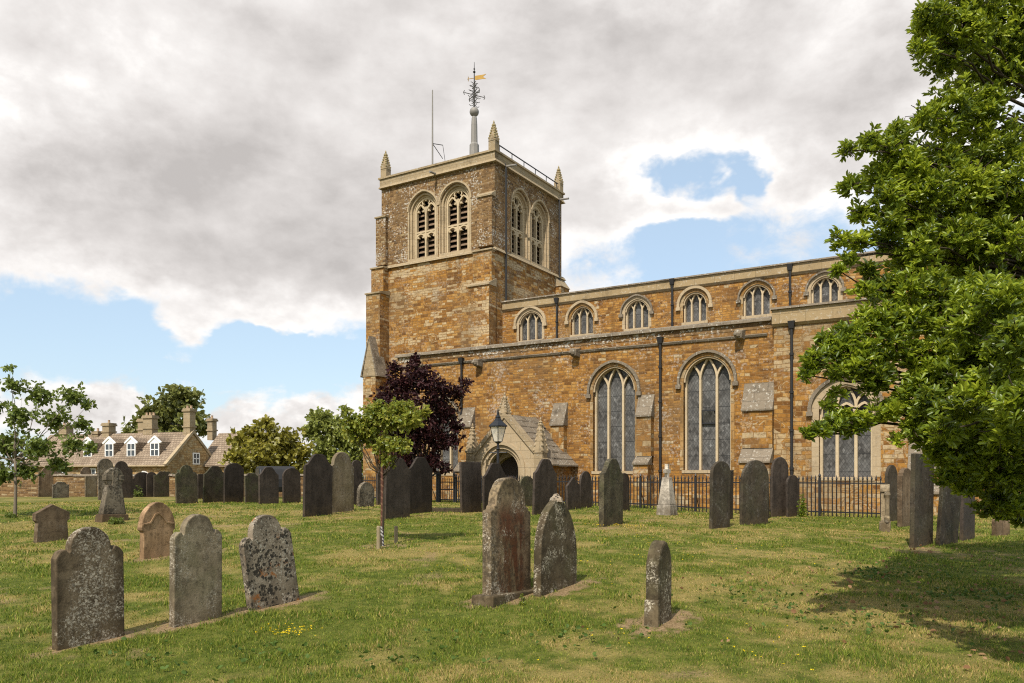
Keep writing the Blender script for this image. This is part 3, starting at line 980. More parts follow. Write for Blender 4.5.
def arch(hw, rise, n=10):
    """pointed arch, half width hw, from left springing over the apex to the right one (apex at rise)"""
    pts = []
    if rise >= hw * 0.99:
        Rr = (hw * hw + rise * rise) / (2 * hw)
        cx = -hw + Rr
        a1 = math.atan2(rise, -cx)
        for i in range(n + 1):
            a = math.pi + (a1 - math.pi) * i / n
            pts.append((cx + Rr * math.cos(a), Rr * math.sin(a)))
    else:
        for i in range(n + 1):
            q = i / n
            a = q * math.pi / 2
            x = -hw * math.cos(a)
            y = rise * (0.86 * math.sin(a) + 0.14 * (1 - abs(x) / hw))
            pts.append((x, y))
    pts[-1] = (0.0, rise)
    return pts + [(-x, y) for x, y in reversed(pts[:-1])]


def opening(c, hw, sill, spring, rise, n=10):
    """closed outline, counter-clockwise seen from outside"""
    ar = [(c + x, spring + y) for x, y in arch(hw, rise, n)]
    return [(c - hw, sill), (c + hw, sill)] + list(reversed(ar))


def church_window(fr, c, hw, sill, spring, rise, parent, lights=3, hood=True, hood_mat='slab', jamb=0.13, depth=0.34, bar=0.085, style='perp', hood_w=0.10, surround='jamb'):
    win = MB()
    o_in = opening(c, hw, sill, spring, rise)
    # dressed stone jambs and arch, a little proud
    path = [(c - hw - jamb / 2, sill)] + [(c + x * (1 + jamb / 2 / hw), spring + y * (1 + jamb / 2 / max(rise, .4))) for x, y in arch(hw, rise)] + [(c + hw + jamb / 2, sill)]
    win.bar(path, fr, jamb, -0.012, 0.2)
    w_ = win.build('window', M[surround], parent)
    ia = MB()
    ia.bar([(c + x * (1 - 0.03 / hw), spring + y * (1 - 0.03 / max(rise, .4))) for x, y in arch(hw, rise)], fr, 0.07, 0.03, 0.30)
    ia.build('inner_arch', M['limestone'], w_)
    sl = MB()
    sl.prism([(c - hw - 0.06, sill - 0.12), (c + hw + 0.06, sill - 0.12), (c + hw + 0.06, sill - 0.004), (c - hw - 0.06, sill - 0.004)], fr, -0.03, 0.3)
    sl.build('sill', M['limestone'], w_)
    gl = MB()
    gl.prism(opening(c, hw - 0.004, sill - 0.003, spring, rise - 0.004), fr, depth, depth + 0.03)
    gl.build('pane', M['glass'], w_)
    tr = MB()
    c0, c1 = depth - 0.16, depth - 0.004
    ar = [(c + x * (1 - bar * 0.45 / hw), spring + y * (1 - bar * 0.45 / max(rise, .4))) for x, y in arch(hw, rise)]
    tr.bar([(c - hw + bar * 0.45, sill)] + ar + [(c + hw - bar * 0.45, sill)], fr, bar * 0.9, c0, c1)
    def Ax(t_):
        return arch_y(hw, rise, t_)
    if lights == 3:
        m_ = hw * 0.35
        for s_ in (-1, 1):
            top = spring + rise * 0.10
            tr.bar([(c + s_ * m_, sill), (c + s_ * m_, top)], fr, bar, c0 + 0.004, c1 - 0.004)
            # inner arm to the apex, outer arm to the arch
            inner = []; outer = []
            for i in range(7):
                q = i / 6
                inner.append((c + s_ * m_ * (1 - q ** 1.7), top + (rise * 0.88 - rise * 0.02) * (q ** 0.85)))
                xo = m_ + (hw * 0.66 - m_) * (q ** 1.6)
                yo = top + (Ax(hw * 0.66) - rise * 0.10 - 0.03) * (q ** 0.8)
                outer.append((c + s_ * xo, yo))
            tr.bar(inner, fr, bar * 0.8, c0 + 0.008, c1 - 0.008)
            tr.bar(outer, fr, bar * 0.8, c0 + 0.012, c1 - 0.012)
            # head of the side light
            head = []
            for i in range(7):
                q = i / 6
                head.append((c + s_ * (hw * 0.97 - (hw * 0.97 - hw * 0.66) * q ** 1.3), spring - rise * 0.02 + (Ax(hw * 0.66) - 0.02 + rise * 0.02) * q ** 0.8))
            tr.bar(head, fr, bar * 0.55, c0 + 0.016, c1 - 0.016)
    elif lights == 2:
        tr.bar([(c, sill), (c, spring + rise * 0.25)], fr, bar, c0 + 0.004, c1 - 0.004)
        for s_ in (-1, 1):
            a2 = [(c + s_ * hw / 2 + x, spring - rise * 0.05 + y) for x, y in arch(hw / 2, rise * 0.45, 6)]
            tr.bar(a2, fr, bar * 0.7, c0 + 0.01, c1 - 0.01)
    if style == 'flow':
        # flowing tracery: three cusped heads with two mouchettes above
        for k in (-1, 0, 1):
            hw3 = hw / 3
            a2 = [(c + k * hw * 0.667 + x, spring - 0.18 + y) for x, y in arch(hw3 * 0.95, hw3 * 1.25, 6)]
            tr.bar(a2, fr, bar * 0.8, c0 + 0.01, c1 - 0.01)
    tr.build('tracery', M['tracery'], w_)
    if hood:
        hd = MB()
        k = 1 + (jamb + hood_w * 0.55) / hw; kr = 1 + (jamb + hood_w * 0.55) / max(rise, 0.4)
        pts = [(c + x * k, spring + y * kr) for x, y in arch(hw, rise)]
        pts = [(pts[0][0], pts[0][1] - 0.10)] + pts + [(pts[-1][0], pts[-1][1] - 0.10)]
        hd.bar(pts, fr, hood_w, -0.11, 0.06)
        for e_ in (pts[0], pts[-1]):
            s_ = -1 if e_[0] < c else 1
            hd.prism([(e_[0] - 0.10, e_[1] - 0.14), (e_[0] + 0.10, e_[1] - 0.14), (e_[0] + 0.10, e_[1] + 0.01), (e_[0] - 0.10, e_[1] + 0.01)], fr, -0.125, 0.05)
        hd.build('hood_mould', M[hood_mat], w_)
    return w_


def arch_y(hw, rise, x):
    pts = arch(hw, rise, 12)
    xs = [p[0] for p in pts]; ys = [p[1] for p in pts]
    return float(np.interp(x, xs, ys))


def belfry_window(fr, c, hw, sill, spring, rise, parent):
    win = MB()
    for j, (wd, off_, c0) in enumerate(((0.10, 0.05, 0.20), (0.13, 0.165, 0.09), (0.09, 0.30, -0.06))):
        k = 1 + off_ / hw; kr = 1 + off_ / rise
        path = [(c - hw * k, sill)] + [(c + x * k, spring + y * kr) for x, y in arch(hw, rise)] + [(c + hw * k, sill)]
        if j == 2:
            path = path[1:-1]
        win.bar(path, fr, wd, c0, 0.42)
    win.bar([(c - hw - 0.27, sill)] + [(c + x * (1 + .27 / hw), spring + y * (1 + .27 / rise)) for x, y in arch(hw, rise)] + [(c + hw + 0.27, sill)], fr, 0.09, -0.02, 0.3)
    w_ = win.build('belfry_window', M['limestone'], parent)
    sl = MB()
    sl.prism([(c - hw - 0.3, sill - 0.30), (c + hw + 0.3, sill - 0.30), (c + hw + 0.3, sill - 0.004), (c - hw - 0.3, sill - 0.004)], fr, -0.03, 0.5)
    sl.build('sill', M['limestone'], w_)
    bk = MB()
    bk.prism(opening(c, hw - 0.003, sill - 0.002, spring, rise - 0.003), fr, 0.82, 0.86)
    bk.build('dark_backing', M['dark'], w_)  # near-black panel, painted as the unlit inside of the belfry
    lv = MB()
    b = sill + 0.1
    while b < spring + rise * 0.25:
        lv.prism_slat = None
        x0, x1 = c - hw + 0.01, c + hw - 0.01
        v_ = [fr(x0, b, 0.46), fr(x1, b, 0.46), fr(x1, b + 0.05, 0.46), fr(x0, b + 0.05, 0.46), fr(x0, b + 0.22, 0.72), fr(x1, b + 0.22, 0.72), fr(x1, b + 0.26, 0.72), fr(x0, b + 0.26, 0.72)]
        lv.add(v_, [(0, 1, 2, 3), (7, 6, 5, 4), (3, 2, 6, 7), (4, 5, 1, 0), (0, 3, 7, 4), (1, 5, 6, 2)])
        b += 0.285
    lv.build('louvre', M['louvre'], w_)
    tr = MB()
    bar = 0.10
    ar = [(c + x * (1 - 0.05 / hw), spring + y * (1 - 0.05 / rise)) for x, y in arch(hw, rise)]
    tr.bar([(c - hw + 0.05, sill)] + ar + [(c + hw - 0.05, sill)], fr, 0.1, 0.24, 0.42)
    tr.bar([(c, sill), (c, spring + rise * 0.22)], fr, bar, 0.244, 0.416)
    mid = sill + (spring - sill) * 0.56
    tr.bar([(c - hw, mid), (c + hw, mid)], fr, 0.08, 0.25, 0.41)
    for s_ in (-1, 1):
        for (bs, hh) in ((spring - 0.18, 0.52), (mid - 0.44, 0.36)):
            a2 = [(c + s_ * hw / 2 + x, bs + y) for x, y in arch(hw / 2 - 0.03, hh, 6)]
            tr.bar(a2, fr, 0.075, 0.254, 0.406)
            for q in (-1, 1):       # cusps
                cx = c + s_ * hw / 2 + q * hw * 0.24
                tr.prism([(cx - 0.07, bs + 0.12), (cx + 0.07, bs + 0.12), (cx, bs + 0.26)], fr, 0.26, 0.40)
            if hh < 0.5:            # spandrels above the transom heads
                for q in (-1, 1):
                    x0 = c + s_ * hw / 2 + q * hw * 0.46
                    x1 = c + s_ * hw / 2 + q * hw * 0.14
                    p_ = [(x0, bs + hh), (x0, bs + hh * 0.45), (x1, bs + hh)]
                    tr.prism(p_ if q > 0 else list(reversed(p_)), fr, 0.264, 0.396)
    # quatrefoil
    cy = spring + rise * 0.52; rr = hw * 0.34
    for k in range(4):
        a0 = math.pi / 4 + k * math.pi / 2
        ctr = (c + math.cos(a0) * rr * 0.62, cy + math.sin(a0) * rr * 0.62)
        tr.bar([(ctr[0] + rr * 0.55 * math.cos(a0 + d), ctr[1] + rr * 0.55 * math.sin(a0 + d)) for d in np.linspace(-2.0, 2.0, 9)], fr, 0.06, 0.258, 0.402)
    tr.build('tracery', M['tracery'], w_)
    return w_


# ---- aisle
VC = 4.5                         # clerestory and tower plane
uA0, uA1 = cu(398, 0), cu(776, 0)
zA = 7.55                        # aisle parapet top
zG = 0.1                         # well below the turf
par_h = 0.42
print('aisle', uA0, uA1, 'z', chh(352, cu(408, 0), 0), chh(318, cu(775, 0), 0))
zA = 0.5 * (chh(352, cu(410, 0), 0) + chh(318, cu(770, 0), 0))

AW = []                          # aisle windows: c, hw, sill, spring, rise
for (x0, x1, ys, ysp, yap) in ((593, 635, 471, 391, 366), (683.5, 731, 470, 381, 356), (428, 458, 473, 425, 400)):
    a, b = cu(x0, 0), cu(x1, 0); c = (a + b) / 2
    AW.append((c, (b - a) / 2, chh(ys, c, 0), chh(ysp, c, 0), chh(yap, c, 0) - chh(ysp, c, 0)))
outer = [(uA0, zG), (uA1, zG), (uA1, zA - par_h), (uA0, zA - par_h)]
aw = MB().holed(outer, [opening(*w_) for w_ in AW], S(0), 0, 0.7)
aw.box(uA0, uA0 + 0.7, 0.7, VC + 2, zG, zA - par_h)
aw.box(uA1 - 0.7, uA1, 0.7, VC, zG, zA - par_h)
aisle = aw.build('aisle_wall', M['ironstone'], church)
for w_ in AW:
    church_window(S(0), *w_, aisle)
c_, hw_, si_, sp_, ri_ = AW[1]
zc0, zc1 = chh(423, c_, 0), chh(410, c_, 0)
cs = MB(); x0, x1 = c_ - hw_ * 0.30, c_ + hw_ * 0.30
cs.bar([(x0, zc0), (x1, zc0), (x1, zc1), (x0, zc1)], S(0), 0.05, 0.25, 0.32, closed=True)
cs.build('casement', M['iron'], aisle)
cs = MB(); cs.hexa([(x0 + .04, 0.30, zc0 + .03), (x1 - .04, 0.30, zc0 + .03), (x1 - .04, 0.31, zc0 + .03), (x0 + .04, 0.31, zc0 + .03)], [(x0 + .04, 0.12, zc1 - .03), (x1 - .04, 0.12, zc1 - .03), (x1 - .04, 0.13, zc1 - .03), (x0 + .04, 0.13, zc1 - .03)])
cs.build('open_light', M['glass'], aisle)
pp = MB()
pp.box(uA0 - 0.02, uA1 - 0.01, -0.015, 0.34, zA - par_h + 0.002, zA - 0.17)
pp.build('parapet', M['ironstone_lichen'], aisle)
cp = MB()
for k in range(60):            # coping stones, each its own length
    pass
u_ = uA0 - 0.1
while u_ < uA1:
    L_ = random.uniform(0.7, 1.25)
    u2 = min(u_ + L_, uA1 + 0.06)
    dz_ = random.uniform(-0.012, 0.012)
    cp.hexa([(u_ + .004, -0.14, zA - 0.168), (u2 - .004, -0.14, zA - 0.168), (u2 - .004, 0.40, zA - 0.168), (u_ + .004, 0.40, zA - 0.168)],
            [(u_ + .004, -0.12, zA - 0.06 + dz_), (u2 - .004, -0.12, zA - 0.06 + dz_), (u2 - .004, 0.34, zA + 0.07 + dz_), (u_ + .004, 0.34, zA + 0.07 + dz_)])
    u_ = u2
cp.build('coping', M['slab'], aisle)
sc_ = MB()
zs = chh(345, cu(640, 0), 0)
sc_.hexa([(uA0, -0.04, zs - 0.1), (uA1 - 0.3, -0.05, zs - 0.1), (uA1 - 0.3, 0.1, zs - 0.1), (uA0, 0.1, zs - 0.1)], [(uA0, -0.09, zs - 0.02), (uA1 - 0.3, -0.09, zs - 0.02), (uA1 - 0.3, 0.1, zs + 0.06), (uA0, 0.1, zs + 0.06)])
sc_.build('string_course', M['slab'], aisle)
# low band of pale blocks, as a plinth at the wall foot
pl = MB()
pl.hexa([(uA0 - 0.1, -0.12, zG), (uA1, -0.12, zG), (uA1, 0.2, zG), (uA0 - 0.1, 0.2, zG)], [(uA0 - 0.1, -0.12, 1.0), (uA1, -0.12, 1.0), (uA1, 0.2, 1.12), (uA0 - 0.1, 0.2, 1.12)])
pl.build('plinth', M['buttress'], aisle)
rf = MB()
rf.hexa([(uA0 + 0.3, 0.34, zA - 0.45), (uA1 - 0.1, 0.34, zA - 0.45), (uA1 - 0.1, VC, zA - 0.1), (uA0 + 0.3, VC, zA - 0.1)], [(uA0 + 0.3, 0.34, zA - 0.4), (uA1 - 0.1, 0.34, zA - 0.4), (uA1 - 0.1, VC, zA - 0.05), (uA0 + 0.3, VC, zA - 0.05)])
rf.build('roof', M['lead'], aisle)
# grotesque heads on the string course
for px, py in ((577, 353), (741, 335), (480, 363)):
    u_ = cu(px, 0); z_ = chh(py, u_, 0)
    g_ = MB()
    g_.hexa([(u_ - 0.12, -0.34, z_ - 0.15), (u_ + 0.12, -0.34, z_ - 0.15), (u_ + 0.15, 0.04, z_ - 0.2), (u_ - 0.15, 0.04, z_ - 0.2)], [(u_ - 0.14, -0.36, z_ + 0.1), (u_ + 0.14, -0.36, z_ + 0.1), (u_ + 0.18, 0.04, z_ + 0.2), (u_ - 0.18, 0.04, z_ + 0.2)])
    g_.lathe([(0.02, -0.16), (0.12, -0.1), (0.15, 0.0), (0.13, 0.1), (0.03, 0.17)], (u_ - 0.04, -0.30, z_), 10)
    g_.lathe([(0.01, -0.07), (0.06, -0.04), (0.07, 0.02), (0.02, 0.07)], (u_ - 0.1, -0.43, z_ - 0.02), 8)
    g_.build('carved_head', M['slab'], aisle, smooth=False, bevel=0.015)


def buttress(x0, x1, ytop, steps, v0, parent, proj, mat='buttress', u_pair=None):
    """stepped buttress with sloping slab weatherings; steps = list of (y_slab_top, y_slab_bottom) going down"""
    ua, ub = u_pair if u_pair else (cu(x0, v0 - proj * 0.7), cu(x1, v0 - proj * 0.7))
    uc = (ua + ub) / 2
    body = MB(); slabs = []
    n = len(steps); d_prev = 0.02
    for i, (yt, yb) in enumerate(steps):
        d = proj * (i + 1) / n
        zt, zb = chh(yt, uc, v0 - d_prev), chh(yb, uc, v0 - d)
        zbot = chh(steps[i + 1][0], uc, v0 - d) if i + 1 < n else zG
        slabs.append(MB()); slabs[-1].hexa([(ua - 0.03, v0 - d - 0.07, zb - 0.07), (ub + 0.03, v0 - d - 0.07, zb - 0.07), (ub + 0.03, v0 - d_prev + 0.05, zb - 0.07), (ua - 0.03, v0 - d_prev + 0.05, zb - 0.07)],
                   [(ua - 0.03, v0 - d - 0.07, zb), (ub + 0.03, v0 - d - 0.07, zb), (ub + 0.03, v0 - d_prev + 0.05, zt), (ua - 0.03, v0 - d_prev + 0.05, zt)])
        body.box(ua, ub, v0 - d, v0 - 0.003, zbot, zb - 0.072)
        d_prev = d
    b_ = body.build('buttress', M[mat], parent)
    for q in slabs: q.build('weathering', M['slab'], b_, bevel=0.012)
    return b_


buttress(457, 469, 0, [(406, 426), (462, 470)], 0, aisle, 0.65)
buttress(549, 562, 0, [(401, 424), (470, 478)], 0, aisle, 0.65)
buttress(635, 649.5, 0, [(393, 415), (456, 463)], 0, aisle, 0.65)
buttress(741, 771, 0, [(381, 409), (448, 461)], 0, aisle, 0.8)


def downpipe(px, ytop, ybot_z, v0, parent):
    u_ = cu(px, v0 - 0.12); zt = chh(ytop, u_, v0 - 0.12)
    p = MB()
    p.tube([(u_, v0 - 0.10, ybot_z), (u_, v0 - 0.10, zt - 0.25)], 0.05, 10)
    p.hexa([(u_ - 0.08, v0 - 0.17, zt - 0.26), (u_ + 0.08, v0 - 0.17, zt - 0.26), (u_ + 0.08, v0 - 0.02, zt - 0.26), (u_ - 0.08, v0 - 0.02, zt - 0.26)],
           [(u_ - 0.12, v0 - 0.22, zt), (u_ + 0.12, v0 - 0.22, zt), (u_ + 0.12, v0 - 0.02, zt), (u_ - 0.12, v0 - 0.02, zt)])
    z = zt - 1.2
    while z > ybot_z + 0.3:
        p.tube([(u_, v0 - 0.10, z), (u_, v0 - 0.10, z + 0.08)], 0.075, 10)
        z -= 1.35
    return p.build('downpipe', M['pipe'], parent)


downpipe(461, 358, 0.5, 0, aisle)
downpipe(660, 337, 0.5, 0, aisle)

# ---- east chapel, its wall a little forward of the aisle
VE = -0.25
uE0, uE1 = uA1 - 0.02, uA1 + 9.0
zE = 0.5 * (chh(308, cu(782, VE), VE) + chh(296, cu(860, VE), VE))
ec = []
for (x0, x1, ys, ysp, yap) in ((819, 873, 477, 408, 384),):
    a, b = cu(x0, VE), cu(x1, VE); c = (a + b) / 2
    ec.append((c, (b - a) / 2, chh(ys, c, VE), chh(ysp, c, VE), chh(yap, c, VE) - chh(ysp, c, VE)))
cw = MB().holed([(uE0, zG), (uE1, zG), (uE1, zE - 0.62), (uE0, zE - 0.62)], [opening(*w_) for w_ in ec], S(VE), 0, 0.7)
cw.box(uE0, uE0 + 0.7, VE + 0.7, VC, zG, zE - 0.62)
cw.box(uE1 - 0.7, uE1, VE + 0.7, VC, zG, zE - 0.62)
chap = cw.build('chapel_wall', M['chapel'], church)
for w_ in ec:
    church_window(S(VE), *w_, chap, style='flow', bar=0.10, jamb=0.24, hood_w=0.12, surround='limestone')
MB().box(uE0 - 0.05, uE1, VE - 0.08, VE + 0.34, zE - 0.618, zE - 0.12).build('parapet', M['parapet'], chap)
cp = MB(); u_ = uE0 - 0.10
while u_ < uE1:
    u2 = min(u_ + random.uniform(0.8, 1.3), uE1 + 0.05)
    cp.hexa([(u_ + .004, VE - 0.17, zE - 0.118), (u2 - .004, VE - 0.17, zE - 0.118), (u2 - .004, VE + 0.4, zE - 0.118), (u_ + .004, VE + 0.4, zE - 0.118)],
            [(u_ + .004, VE - 0.15, zE - 0.04), (u2 - .004, VE - 0.15, zE - 0.04), (u2 - .004, VE + 0.34, zE + 0.04), (u_ + .004, VE + 0.34, zE + 0.04)])
    u_ = u2
cp.build('coping', M['slab'], chap)
MB().hexa([(uE0 - .02, VE - 0.04, zE - 0.72), (uE1, VE - 0.04, zE - 0.72), (uE1, VE + .1, zE - 0.72), (uE0 - .02, VE + .1, zE - 0.72)],
          [(uE0 - .02, VE - 0.13, zE - 0.63), (uE1, VE - 0.13, zE - 0.63), (uE1, VE + .1, zE - 0.62), (uE0 - .02, VE + .1, zE - 0.62)]).build('string_course', M['parapet'], chap)
MB().hexa([(uE0, VE + 0.34, zE - 0.65), (uE1 - 0.1, VE + 0.34, zE - 0.65), (uE1 - 0.1, VC, zE - 0.2), (uE0, VC, zE - 0.2)], [(uE0, VE + 0.34, zE - 0.6), (uE1 - 0.1, VE + 0.34, zE - 0.6), (uE1 - 0.1, VC, zE - 0.15), (uE0, VC, zE - 0.15)]).build('roof', M['lead'], chap)
buttress(908, 945, 0, [(436, 472), (482, 492)], VE, chap, 0.9, mat='chapel')
downpipe(791.5, 321, 0.5, VE, chap)

# ---- nave clerestory
VN = VC + 0.7
uT1 = cu(495, VC)                # tower south-east corner
uT0 = uT1 - 7.6
uN0, uN1 = uT1 + 0.006, uE1 + 1.0
zN = 0.5 * (chh(300, cu(506, VN), VN) + chh(258, cu(820, VN), VN))
NW = []
for (x0, x1, ys, ysp, yap) in ((519, 542, 340, 323, 311), (571, 593, 334, 318, 306), (625, 648.5, 328, 311, 299), (683, 706.5, 321.5, 304, 292), (743, 770.5, 315, 296, 284), (811, 839, 303, 288, 276)):
    a, b = cu(x0, VN), cu(x1, VN); c = (a + b) / 2
    NW.append((c, (b - a) / 2, chh(ys, c, VN), chh(ysp, c, VN), chh(yap, c, VN) - chh(ysp, c, VN)))
nv = MB().holed([(uN0, 2.0), (uN1, 2.0), (uN1, zN - 0.48), (uN0, zN - 0.48)], [opening(*w_) for w_ in NW], S(VN), 0, 0.6)
nv.box(uN1 - 0.6, uN1, VN + 0.6, VN + 7.4, 0.2, zN - 0.50)
nv.box(uN0, uN1, VN + 6.8, VN + 7.4, 0.2, zN - 0.50)
nave = nv.build('clerestory_wall', M['ironstone'], church)
for i, w_ in enumerate(NW):
    church_window(S(VN), *w_, nave, bar=0.075, depth=0.30, hood_mat='limestone' if i in (0, 1, 3) else 'slab', hood_w=0.12 if i in (0, 1, 3) else 0.07, jamb=0.14, surround='limestone' if i in (0, 2, 5) else 'jamb')
MB().box(uN0 + 0.02, uN1, VN - 0.07, VN + 0.3, zN - 0.478, zN - 0.12).build('parapet', M['parapet'], nave)
cp = MB(); u_ = uN0 + 0.02
while u_ < uN1:
    u2 = min(u_ + random.uniform(0.8, 1.4), uN1 + 0.05)
    cp.hexa([(u_ + .004, VN - 0.15, zN - 0.118), (u2 - .004, VN - 0.15, zN - 0.118), (u2 - .004, VN + 0.36, zN - 0.118), (u_ + .004, VN + 0.36, zN - 0.118)],
            [(u_ + .004, VN - 0.13, zN - 0.05), (u2 - .004, VN - 0.13, zN - 0.05), (u2 - .004, VN + 0.3, zN + 0.03), (u_ + .004, VN + 0.3, zN + 0.03)])
    u_ = u2
cp.build('coping', M['slab'], nave)
MB().hexa([(uN0 + .02, VN - 0.03, zN - 0.58), (uN1, VN - 0.03, zN - 0.58), (uN1, VN + .1, zN - 0.58), (uN0 + .02, VN + .1, zN - 0.58)],
          [(uN0 + .02, VN - 0.12, zN - 0.49), (uN1, VN - 0.12, zN - 0.49), (uN1, VN + .1, zN - 0.485), (uN0 + .02, VN + .1, zN - 0.485)]).build('string_course', M['limestone_old'], nave)
nr_ = MB()
nr_.add([(uN0, VN + 0.3, zN - 0.6), (uN1, VN + 0.3, zN - 0.6), (uN1, VN + 3.7, zN - 0.1), (uN0, VN + 3.7, zN - 0.1), (uN1, VN + 7.1, zN - 0.6), (uN0, VN + 7.1, zN - 0.6)], [(0, 1, 2, 3), (3, 2, 4, 5), (1, 4, 2), (0, 3, 5)])
nr_.build('roof', M['lead'], nave)
for px, yt in ((556.5, 298), (672, 279), (790, 264)):
    downpipe(px, yt, zA - 0.3, VN, nave)

# ---- tower
TV0, TV1 = VC, VC + 7.4
zT = chh(149, uT1, VC)     # top of parapet
zS2 = chh(249.5, uT1, VC)         # string under the belfry
zP = zT - 0.56
tw = MB()
tw.box(uT0 - 0.02, uT1 + 0.003, TV0 - 0.0, TV1, zG, zS2)
tower = tw.build('tower', M['ironstone_low'], church)
BW = []
for (x0, x1, ys, ysp, yap) in ((411.5, 432.5, 257, 208.5, 195.5), (443, 465.5, 251, 201, 187)):
    a, b = cu(x0, VC), cu(x1, VC); c = (a + b) / 2
    BW.append((c, (b - a) / 2, chh(ys, c, VC), chh(ysp, c, VC), chh(yap, c, VC) - chh(ysp, c, VC)))


def cv_e(px):                     # v on the tower's east face
    k = (px - 512) / FPX
    ox = ORG.x + DV.x * uT1; oy = ORG.y + DV.y * uT1
    return (k * oy - ox) / (NV.x - k * NV.y)


def zpy_e(py, v):
    return EYE + (HORIZ - py) / FPX * (ORG.y + DV.y * uT1 + NV.y * v)


BE = []
hwb = BW[0][1]
for (xc, ys, ysp, yap) in ((522, 258, 213, 195), (541.5, 268, 224, 206)):
    c = cv_e(xc)
    BE.append((c, hwb, BW[0][2], BW[0][3], BW[0][4]))
def wide(w_):
    c, hw, si, sp, ri = w_
    return opening(c, hw + 0.235, si - 0.01, sp, ri + 0.235 * ri / hw * 0.9)


print('belfry gaps', BW[1][0] - BW[0][0] - BW[0][1] - BW[1][1], BE[1][0] - BE[0][0] - 2 * BE[0][1])
bs_ = MB()
bs_.holed([(uT0, zS2), (uT1 - 0.08, zS2), (uT1 - 0.08, zP), (uT0, zP)], [wide(w_) for w_ in BW], S(VC + 0.08), 0, 0.8)
bs_.holed([(VC + 0.88, zS2), (TV1 - 0.08, zS2), (TV1 - 0.08, zP), (VC + 0.88, zP)], [wide(w_) for w_ in BE], E(uT1 - 0.08), 0, 0.8)
bs_.box(uT0, uT0 + 0.8, TV0 + 0.88, TV1 - 0.08, zS2, zP)
bs_.box(uT0 + 0.8, uT1 - 0.88, TV1 - 0.88, TV1 - 0.08, zS2, zP)
belfry = bs_.build('belfry_stage', M['ironstone_top'], tower)
belfry_e = MB()
for w_ in BW:
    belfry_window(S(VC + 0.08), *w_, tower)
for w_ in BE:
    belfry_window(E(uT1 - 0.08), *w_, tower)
# string courses round the tower
def ring(z0, h, out, mat, name, u0=None, u1=None):
    u0 = uT0 if u0 is None else u0; u1 = uT1 if u1 is None else u1
    r_ = MB()
    o = out
    r_.hexa([(u0 - o, TV0 - o, z0), (u1 + o, TV0 - o, z0), (u1 + o, TV1 + o, z0), (u0 - o, TV1 + o, z0)], [(u0 - o * .25, TV0 - o * .25, z0 + h), (u1 + o * .25, TV0 - o * .25, z0 + h), (u1 + o * .25, TV1 + o * .25, z0 + h), (u0 - o * .25, TV1 + o * .25, z0 + h)])
    return r_.build(name, M[mat], tower)


ring(zS2 - 0.03, 0.17, 0.13, 'limestone_old', 'string_course')
# parapet: four walls, a string below and coping above
pw = MB()
for (a0, a1, b0, b1) in ((uT0 - 0.05, uT1 + 0.0, TV0 - 0.02, TV0 + 0.3), (uT0 - 0.05, uT1, TV1 - 0.3, TV1 + 0.02), (uT0 - 0.05, uT0 + 0.3, TV0 + 0.3, TV1 - 0.3), (uT1 - 0.3, uT1, TV0 + 0.3, TV1 - 0.3)):
    pw.box(a0, a1, b0, b1, zP + 0.10, zT - 0.1)
pw.build('parapet', M['limestone_old'], tower)
ring(zP - 0.05, 0.148, 0.10, 'limestone_old', 'cornice')
cpt = MB()
for (a0, a1, b0, b1) in ((uT0 - 0.12, uT1 + 0.07, TV0 - 0.09, TV0 + 0.36), (uT0 - 0.12, uT1 + 0.07, TV1 - 0.36, TV1 + 0.09), (uT0 - 0.12, uT0 + 0.36, TV0 + 0.362, TV1 - 0.362), (uT1 - 0.36, uT1 + 0.07, TV0 + 0.362, TV1 - 0.362)):
    cpt.box(a0, a1, b0, b1, zT - 0.098, zT)
cpt.build('coping', M['limestone_old'], tower)
MB().box(uT0 + 0.3, uT1 - 0.3, TV0 + 0.3, TV1 - 0.3, zP + 0.12, zP + 0.3).build('roof', M['lead'], tower)


def pinnacle(u_, v_, zb, zt, parent, r=0.20):
    p = MB()
    zs_ = zb + (zt - zb) * 0.46
    p.box(u_ - r, u_ + r, v_ - r, v_ + r, zb - 0.5, zs_)
    for k in (-1, 1):             # little gables on the four sides
        p.add([(u_ - r, v_ + k * (r + 0.02), zs_ - 0.1), (u_ + r, v_ + k * (r + 0.02), zs_ - 0.1), (u_, v_ + k * (r + 0.02), zs_ + 0.22), (u_, v_, zs_ + 0.22)], [(0, 1, 2), (0, 2, 3), (1, 3, 2), (0, 3, 1)])
        p.add([(u_ + k * (r + 0.02), v_ - r, zs_ - 0.1), (u_ + k * (r + 0.02), v_ + r, zs_ - 0.1), (u_ + k * (r + 0.02), v_, zs_ + 0.22), (u_, v_, zs_ + 0.22)], [(0, 1, 2), (0, 2, 3), (1, 3, 2), (0, 3, 1)])
    q = r * 0.85
    p.hexa([(u_ - q, v_ - q, zs_), (u_ + q, v_ - q, zs_), (u_ + q, v_ + q, zs_), (u_ - q, v_ + q, zs_)], [(u_ - .03, v_ - .03, zt), (u_ + .03, v_ - .03, zt), (u_ + .03, v_ + .03, zt), (u_ - .03, v_ + .03, zt)])
    o = p.build('pinnacle', M['limestone_old'], parent)
    return o, zs_


def crockets(u_, v_, zs_, zt, mb, q):
    n = 6
    for i in range(n):
        t_ = (i + 0.4) / n
        z = zs_ + (zt - zs_) * t_; rr = q * (1 - t_) + 0.03
        for (sx, sy) in ((1, 1), (1, -1), (-1, 1), (-1, -1)):
            mb.lathe([(0.01, -0.05), (0.055, -0.02), (0.06, 0.03), (0.01, 0.08)], (u_ + sx * rr, v_ + sy * rr, z), 6)
    mb.lathe([(0.02, -0.08), (0.09, 0.0), (0.03, 0.06), (0.05, 0.10), (0.01, 0.2)], (u_, v_, zt), 8)


